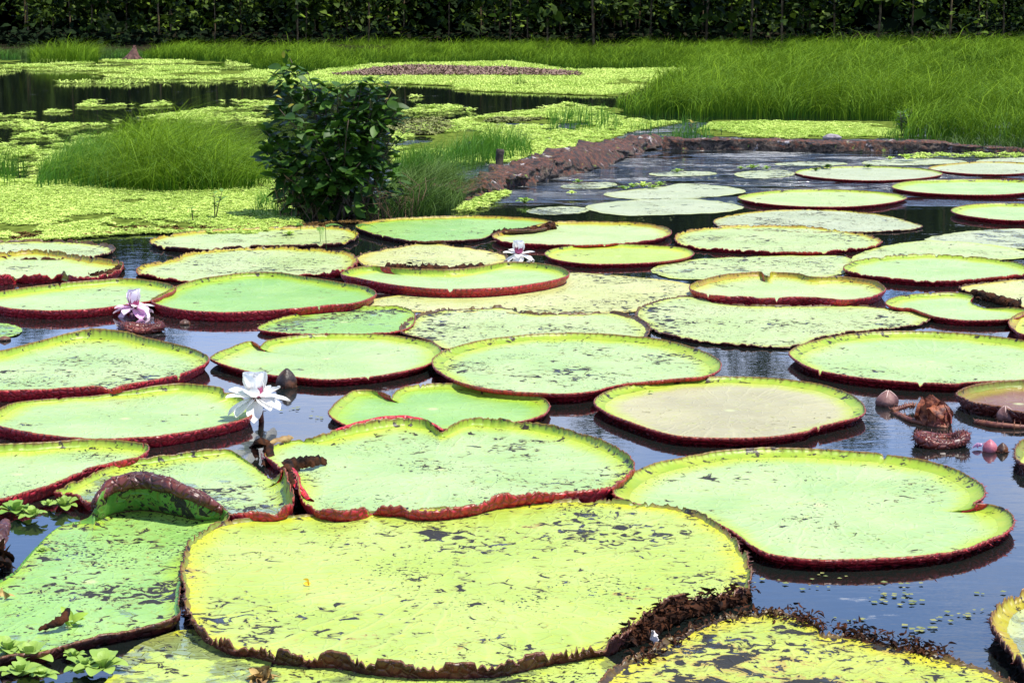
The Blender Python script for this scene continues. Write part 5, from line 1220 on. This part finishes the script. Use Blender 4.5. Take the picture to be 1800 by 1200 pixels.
def prickly(X, Y, wpx, dpx_, label, seed, hgt=.035, tubew=.4, n_sp=420):
    """young leaf still rolled into a prickly boat"""
    b = px(X, Y); s = b[1] / F; root = empty('curled_young_leaf', tuple(b), label, 'young leaf', 'prickly young leaves in the water'); a = wpx * s / 2; dd = a * dpx_
    th = np.linspace(0, 2 * np.pi, 40, endpoint=False); path = np.column_stack([np.cos(th) * a * (1 - tubew * .5), np.sin(th) * dd * (1 - tubew * .4), hgt * (.55 + .25 * np.cos(2 * th))])
    path = np.concatenate([path, path[:1]]); rr = tubew * a * .5 * (1 + .2 * np.cos(th * 3)); rr = np.append(rr, rr[0]); rr = np.minimum(rr, hgt * .9)
    V, Q, T = tube(path, rr, 10, False); mb = MB(); mb.add(V, Q, rimt=.5); add_spines(mb, V, np.repeat(path, 10, 0), n_sp, seed, .013); mb.build('rolled_rim', RIMO['spiny'], root)
    g = np.linspace(0, 1, 5)[:, None, None]; E = np.stack([np.cos(th) * a * (1 - tubew * .6), np.sin(th) * dd * (1 - tubew * .6), np.full(40, hgt * .42)], -1)[None]
    Vi = (E * np.concatenate([np.broadcast_to(g, (5, 40, 1))] * 2 + [np.ones((5, 40, 1))], -1)); mesh_np('blade', Vi.reshape(-1, 3), grid_faces(5, 40, True), leafmat('purple', .1), root, {'edge': np.zeros(200)})
prickly(1653, 782, 104, .62, 'prickly red-brown curled young leaf below the rotten pod', 3, .040)
prickly(248, 583, 84, .55, 'prickly red curled young leaf behind the humped pad at the left', 4, .036, .38)
def shoot(pts, r, label, seed, n=120):
    P = np.array([px(x, y, z) for x, y, z in pts]); u = np.linspace(0, len(P) - 1, 14); C = np.array([np.interp(u, np.arange(len(P)), P[:, k]) for k in range(3)]).T
    V, Q, T = tube(C, r * np.linspace(1, .7, 14), 8); mb = MB(); mb.add(V, Q, T); add_spines(mb, V, np.concatenate([np.repeat(C, 8, 0), C[:1], C[-1:]]), n, seed, .012)
    tag(mb.build('prickly_stem', M['spine']), label, 'stem', 'prickly stems in the water')
shoot([(1568, 722, .01), (1585, 716, .02), (1600, 712, .025), (1608, 714, .02)], .011, 'short prickly stem beside the pinkish bud', 1)
shoot([(1570, 725, .0), (1600, 738, .008), (1640, 748, .004), (1665, 752, .0)], .012, 'prickly stem lying in the water in front of the rotten pod', 2)
shoot([(1715, 742, .004), (1745, 746, .010), (1790, 750, .008), (1830, 752, .0)], .013, 'prickly stem lying in front of the young spiny pad', 3)

# ------------------------------------------------------------------ single water lettuce plants and litter
NEAR = [rosette(8, 5, 5, s, .34) for s in (21, 22, 23)]
def lettuce(X, Y, size, label, seed, m='lettuce_near', z=.006):
    rs = np.random.default_rng(seed); T, Q = NEAR[seed % 3]; p = px(X, Y, z); a = rs.random() * 6.28; c, s = math.cos(a), math.sin(a)
    size = size * (1.3 if Y > 800 else 1.0); V = T * size * np.array([1, 1, 1.35]); V = np.column_stack([V[:, 0] * c - V[:, 1] * s, V[:, 0] * s + V[:, 1] * c, V[:, 2]])
    o = mesh_np('water_lettuce', V, Q, M[m], attrs={'tint': np.full(len(V), rs.uniform(.2, 1)) * np.linspace(.7, 1, len(V))}); o.location = p
    sub = o.modifiers.new('smooth', 'SUBSURF'); sub.levels = 1; sub.render_levels = 1
    tag(o, label, 'water plant', 'single water lettuce plants'); return o
for args in [
    (28, 905, .060, 'big pale lettuce plant beside the brown scrap at the left edge'), (58, 912, .050, 'lettuce plant just right of the biggest one at the left edge'),
    (112, 893, .050, 'upright lettuce plant left of the folded leaf edge'), (86, 890, .028, 'small lettuce plant next to the upright one by the fold'),
    (75, 970, .022, 'tiny lettuce plant alone on the green folded pad'), (16, 1150, .055, 'dark green lettuce plant in the bottom left corner'),
    (52, 1162, .058, 'bright lettuce plant in the bottom left corner, right of the dark one'), (36, 1190, .055, 'yellowish lettuce plant cut by the bottom edge at the left'),
    (75, 1192, .034, 'small lettuce plant cut by the bottom edge at the left'), (130, 1157, .030, 'smallest of the lettuce plants below the folded pad'),
    (148, 1178, .045, 'middle lettuce plant of the trio below the folded pad'), (180, 1180, .060, 'largest lettuce plant of the trio below the folded pad')]:
    lettuce(*args, seed=int(args[0]) + 3)
for i, (X, Y, sz, lab) in enumerate([
    (1095, 333, .06, 'first lettuce from the left in the row on the whitish flat pad'), (1112, 331, .07, 'second lettuce from the left in the row on the whitish flat pad'), (1130, 330, .085, 'large yellowish lettuce in the middle of the row on the whitish flat pad'),
    (1148, 331, .06, 'fourth lettuce of the row on the whitish flat pad'), (1160, 327, .07, 'right-hand lettuce of the row on the whitish flat pad'),
    (923, 358, .085, 'lone lettuce floating in the rippled water near the bank'), (1005, 341, .05, 'small yellow lettuce floating between the bank and the whitish pads'), (1017, 322, .06, 'pale lettuce clump in the ripples off the middle of the bank'),
    (1302, 298, .05, 'left lettuce of the three in front of the timber'), (1322, 297, .08, 'tall lettuce of the three in front of the timber'), (1348, 298, .06, 'right lettuce of the three in front of the timber'),
    (1434, 301, .055, 'bright lettuce on the left end of the pad with dark clumps'), (1454, 296, .07, 'dark weed clump on the left half of its pad'), (1526, 295, .065, 'dark weed clump on the middle of its pad'),
    (1565, 281, .06, 'lettuce left of the big yellow one in front of the timber'), (1595, 281, .11, 'big yellow-green lettuce in front of the straight timber'), (1622, 279, .07, 'lettuce right of the big yellow one in front of the timber'), (1190, 304, .07, 'pale lettuce patch on the ripples left of the timber group'),
    (190, 396, .07, 'yellow lettuce at the front edge of the left carpet'), (235, 397, .05, 'second yellow lettuce at the front edge of the left carpet'), (508, 414, .055, 'yellow lettuce sitting on the olive pad below the bush')]):
    lettuce(X, Y, sz, lab, 60 + i, 'lettuce' if 'yellow' in lab else 'lettuce_near' if 'dark' not in lab else 'sedge', .008 if Y > 300 else .018)

def scrap(name, X, Y, z, size, m, label, cat, seed, n=5, up=.6, sub=False):
    """a crumpled bunch of a few curled leaf pieces"""
    rs = np.random.default_rng(seed); T, Fq = leaf_template(6, .32, .6, .55, .8); a = rs.random(n) * 6.28
    V, Q = inst(T, Fq, np.column_stack([rs.normal(0, .25, n), rs.normal(0, .25, n), rs.uniform(0, .25, n)]) * size, np.column_stack([np.cos(a), np.sin(a), rs.uniform(-.1, up * 2, n)]), rs.normal(0, .6, (n, 3)) + [0, 0, .7], size * rs.uniform(.7, 1.3, n))
    V[:, 2] = np.maximum(V[:, 2], .001)
    o = mesh_np(name, V, Q, m); o.location = px(X, Y, z); return tag(o, label, cat)
def curl(name, pts, width, m, label, cat, seed):
    """a curled strip of dead leaf through (x, y, z) points"""
    P = np.array([px(x, y, z) for x, y, z in pts]); c = P.mean(0); c[2] = 0; u = np.linspace(0, len(P) - 1, 20); C = np.array([np.interp(u, np.arange(len(P)), P[:, k]) for k in range(3)]).T - c
    rs = np.random.default_rng(seed); m_ = 7; V = []
    t = np.gradient(C, axis=0); t /= np.linalg.norm(t, axis=1)[:, None]; sd_ = np.cross(t, [0, 0, 1]); sd_ /= np.linalg.norm(sd_, axis=1)[:, None] + 1e-6; upv = np.cross(sd_, t)
    for i in range(20):
        w_ = width * math.sin(math.pi * (i + .8) / 21) ** .5
        for j in range(m_):
            an = (j / (m_ - 1) - .5) * 3.6 + .5 * math.sin(i * .5 + seed); V.append(C[i] + (sd_[i] * math.sin(an) + upv[i] * (math.cos(an))) * w_ * (1 + .9 * (vn(np.array([i * .6]), np.array([j * .8]), seed, 3)[0] - .5) + .12 * rs.normal()))
    o = mesh_np(name, np.array(V), grid_faces(20, m_), m); o.location = c; return tag(o, label, cat)
curl('withered_leaf', [(452, 806, .0), (446, 788, .03), (455, 780, .055), (470, 784, .04), (476, 806, .01), (462, 820, .0)], .022, M['rot'], 'dark withered leaf roll standing between the white flower and the heart-shaped pad', 'dead leaf', 1)
curl('withered_leaf', [(468, 785, .02), (485, 777, .03), (503, 772, .035), (514, 771, .03)], .016, M['deadleaf'], 'yellow-brown dry leaf roll pointing right, next to the dark withered roll', 'dead leaf', 2)
curl('withered_leaf', [(68, 1108, .02), (90, 1100, .03), (112, 1088, .045), (120, 1070, .06)], .014, M['rot'], 'dark dry twist of leaf lying on the green folded pad', 'dead leaf', 3)
scrap('leaf_scrap', 128, 1100, .014, .045, M['lettuce'], 'yellow-green scrap at the tip of the dark dry twist', 'dead leaf', 4, 5, .9)
scrap('leaf_scrap', 462, 1196, .012, .034, M['deadleaf'], 'brown and yellow withered clump at the bottom edge', 'dead leaf', 5, 26, .8)
scrap('leaf_scrap', 5, 1000, .010, .065, M['rot'], 'dark brown rotten clump at the left edge', 'dead leaf', 6, 9, 1.0)
curl('withered_leaf', [(-12, 980, .02), (-2, 955, .05), (6, 930, .07), (10, 915, .05)], .022, RIMO['dark'], 'reddish curled scrap standing at the left edge', 'dead leaf', 7)
scrap('leaf_scrap', 8, 1052, .016, .03, M['deadleaf'], 'small dry scrap at the left edge of the green folded pad', 'dead leaf', 8, 4)
scrap('fallen_petal', 541, 1028, .026, .024, M['yellowpetal'], 'single orange-yellow petal on the huge yellow-green pad', 'petal', 9, 2, .6)
curl('leaf_scrap', [(1152, 1132, .02), (1150, 1120, .04), (1147, 1108, .06)], .010, M['scrap'], 'whitish scrap on the rotten edge of the huge pad', 'scrap', 10)
scrap('fallen_petal', 1727, 786, .006, .04, M['petal_pink'], 'pink and white petals floating left of the rose-pink bud', 'petal', 11, 3, .3)
scrap('fallen_petal', 828, 613, .02, .022, M['petal_pink'], 'pale pink petal on the speckled centre pad', 'petal', 12, 1, .3)
scrap('leaf_scrap', 1140, 690, .018, .022, M['lettuce'], 'bright yellowish speck on the brownish pad near its back rim', 'scrap', 13, 2, .3)
curl('twig', [(1668, 772, .02), (1690, 777, .024)], .002, M['rot'], 'tiny twig by the prickly curled leaf', 'twig', 14)

def algae():
    rs = np.random.default_rng(4); mb = MB(); T, Fq = leaf_template(2, .5, .1, 0)
    for X, Y, n, r in [(1590, 1027, 14, .045), (1572, 1043, 20, .07), (1560, 1056, 12, .05), (1594, 1056, 12, .05), (1618, 1105, 26, .06), (1693, 1082, 12, .04), (1735, 1073, 8, .03), (1420, 1030, 10, .06), (1340, 1022, 12, .07), (1465, 1012, 10, .05), (1655, 1090, 8, .04), (1500, 1087, 8, .05), (1745, 1040, 6, .04), (520, 718, 14, .06), (560, 735, 10, .05), (960, 350, 24, .3), (1040, 316, 30, .4), (1000, 370, 20, .25), (1200, 296, 30, .5), (1330, 285, 24, .5), (1390, 420, 20, .25), (1640, 405, 20, .3), (500, 570, 26, .12), (330, 402, 40, .3), (1180, 385, 20, .25), (1560, 300, 24, .4)]:
        c = px(X, Y, .003); n = n // 2; r = r * .6; pos = c + np.column_stack([rs.normal(0, r, n), rs.normal(0, r * .6, n), rs.uniform(0, .003, n)]); a = rs.random(n) * 6.28
        V, Q = inst(T, Fq, pos, np.column_stack([np.cos(a), np.sin(a), np.zeros(n)]), np.tile([0, 0, 1.], (n, 1)), rs.uniform(.008, .022, n)); mb.add(V, Q)
    tag(mb.build('floating_algae', M['algae']), 'small olive flecks of algae drifting on the open blue water', 'algae', kind='stuff')
algae()
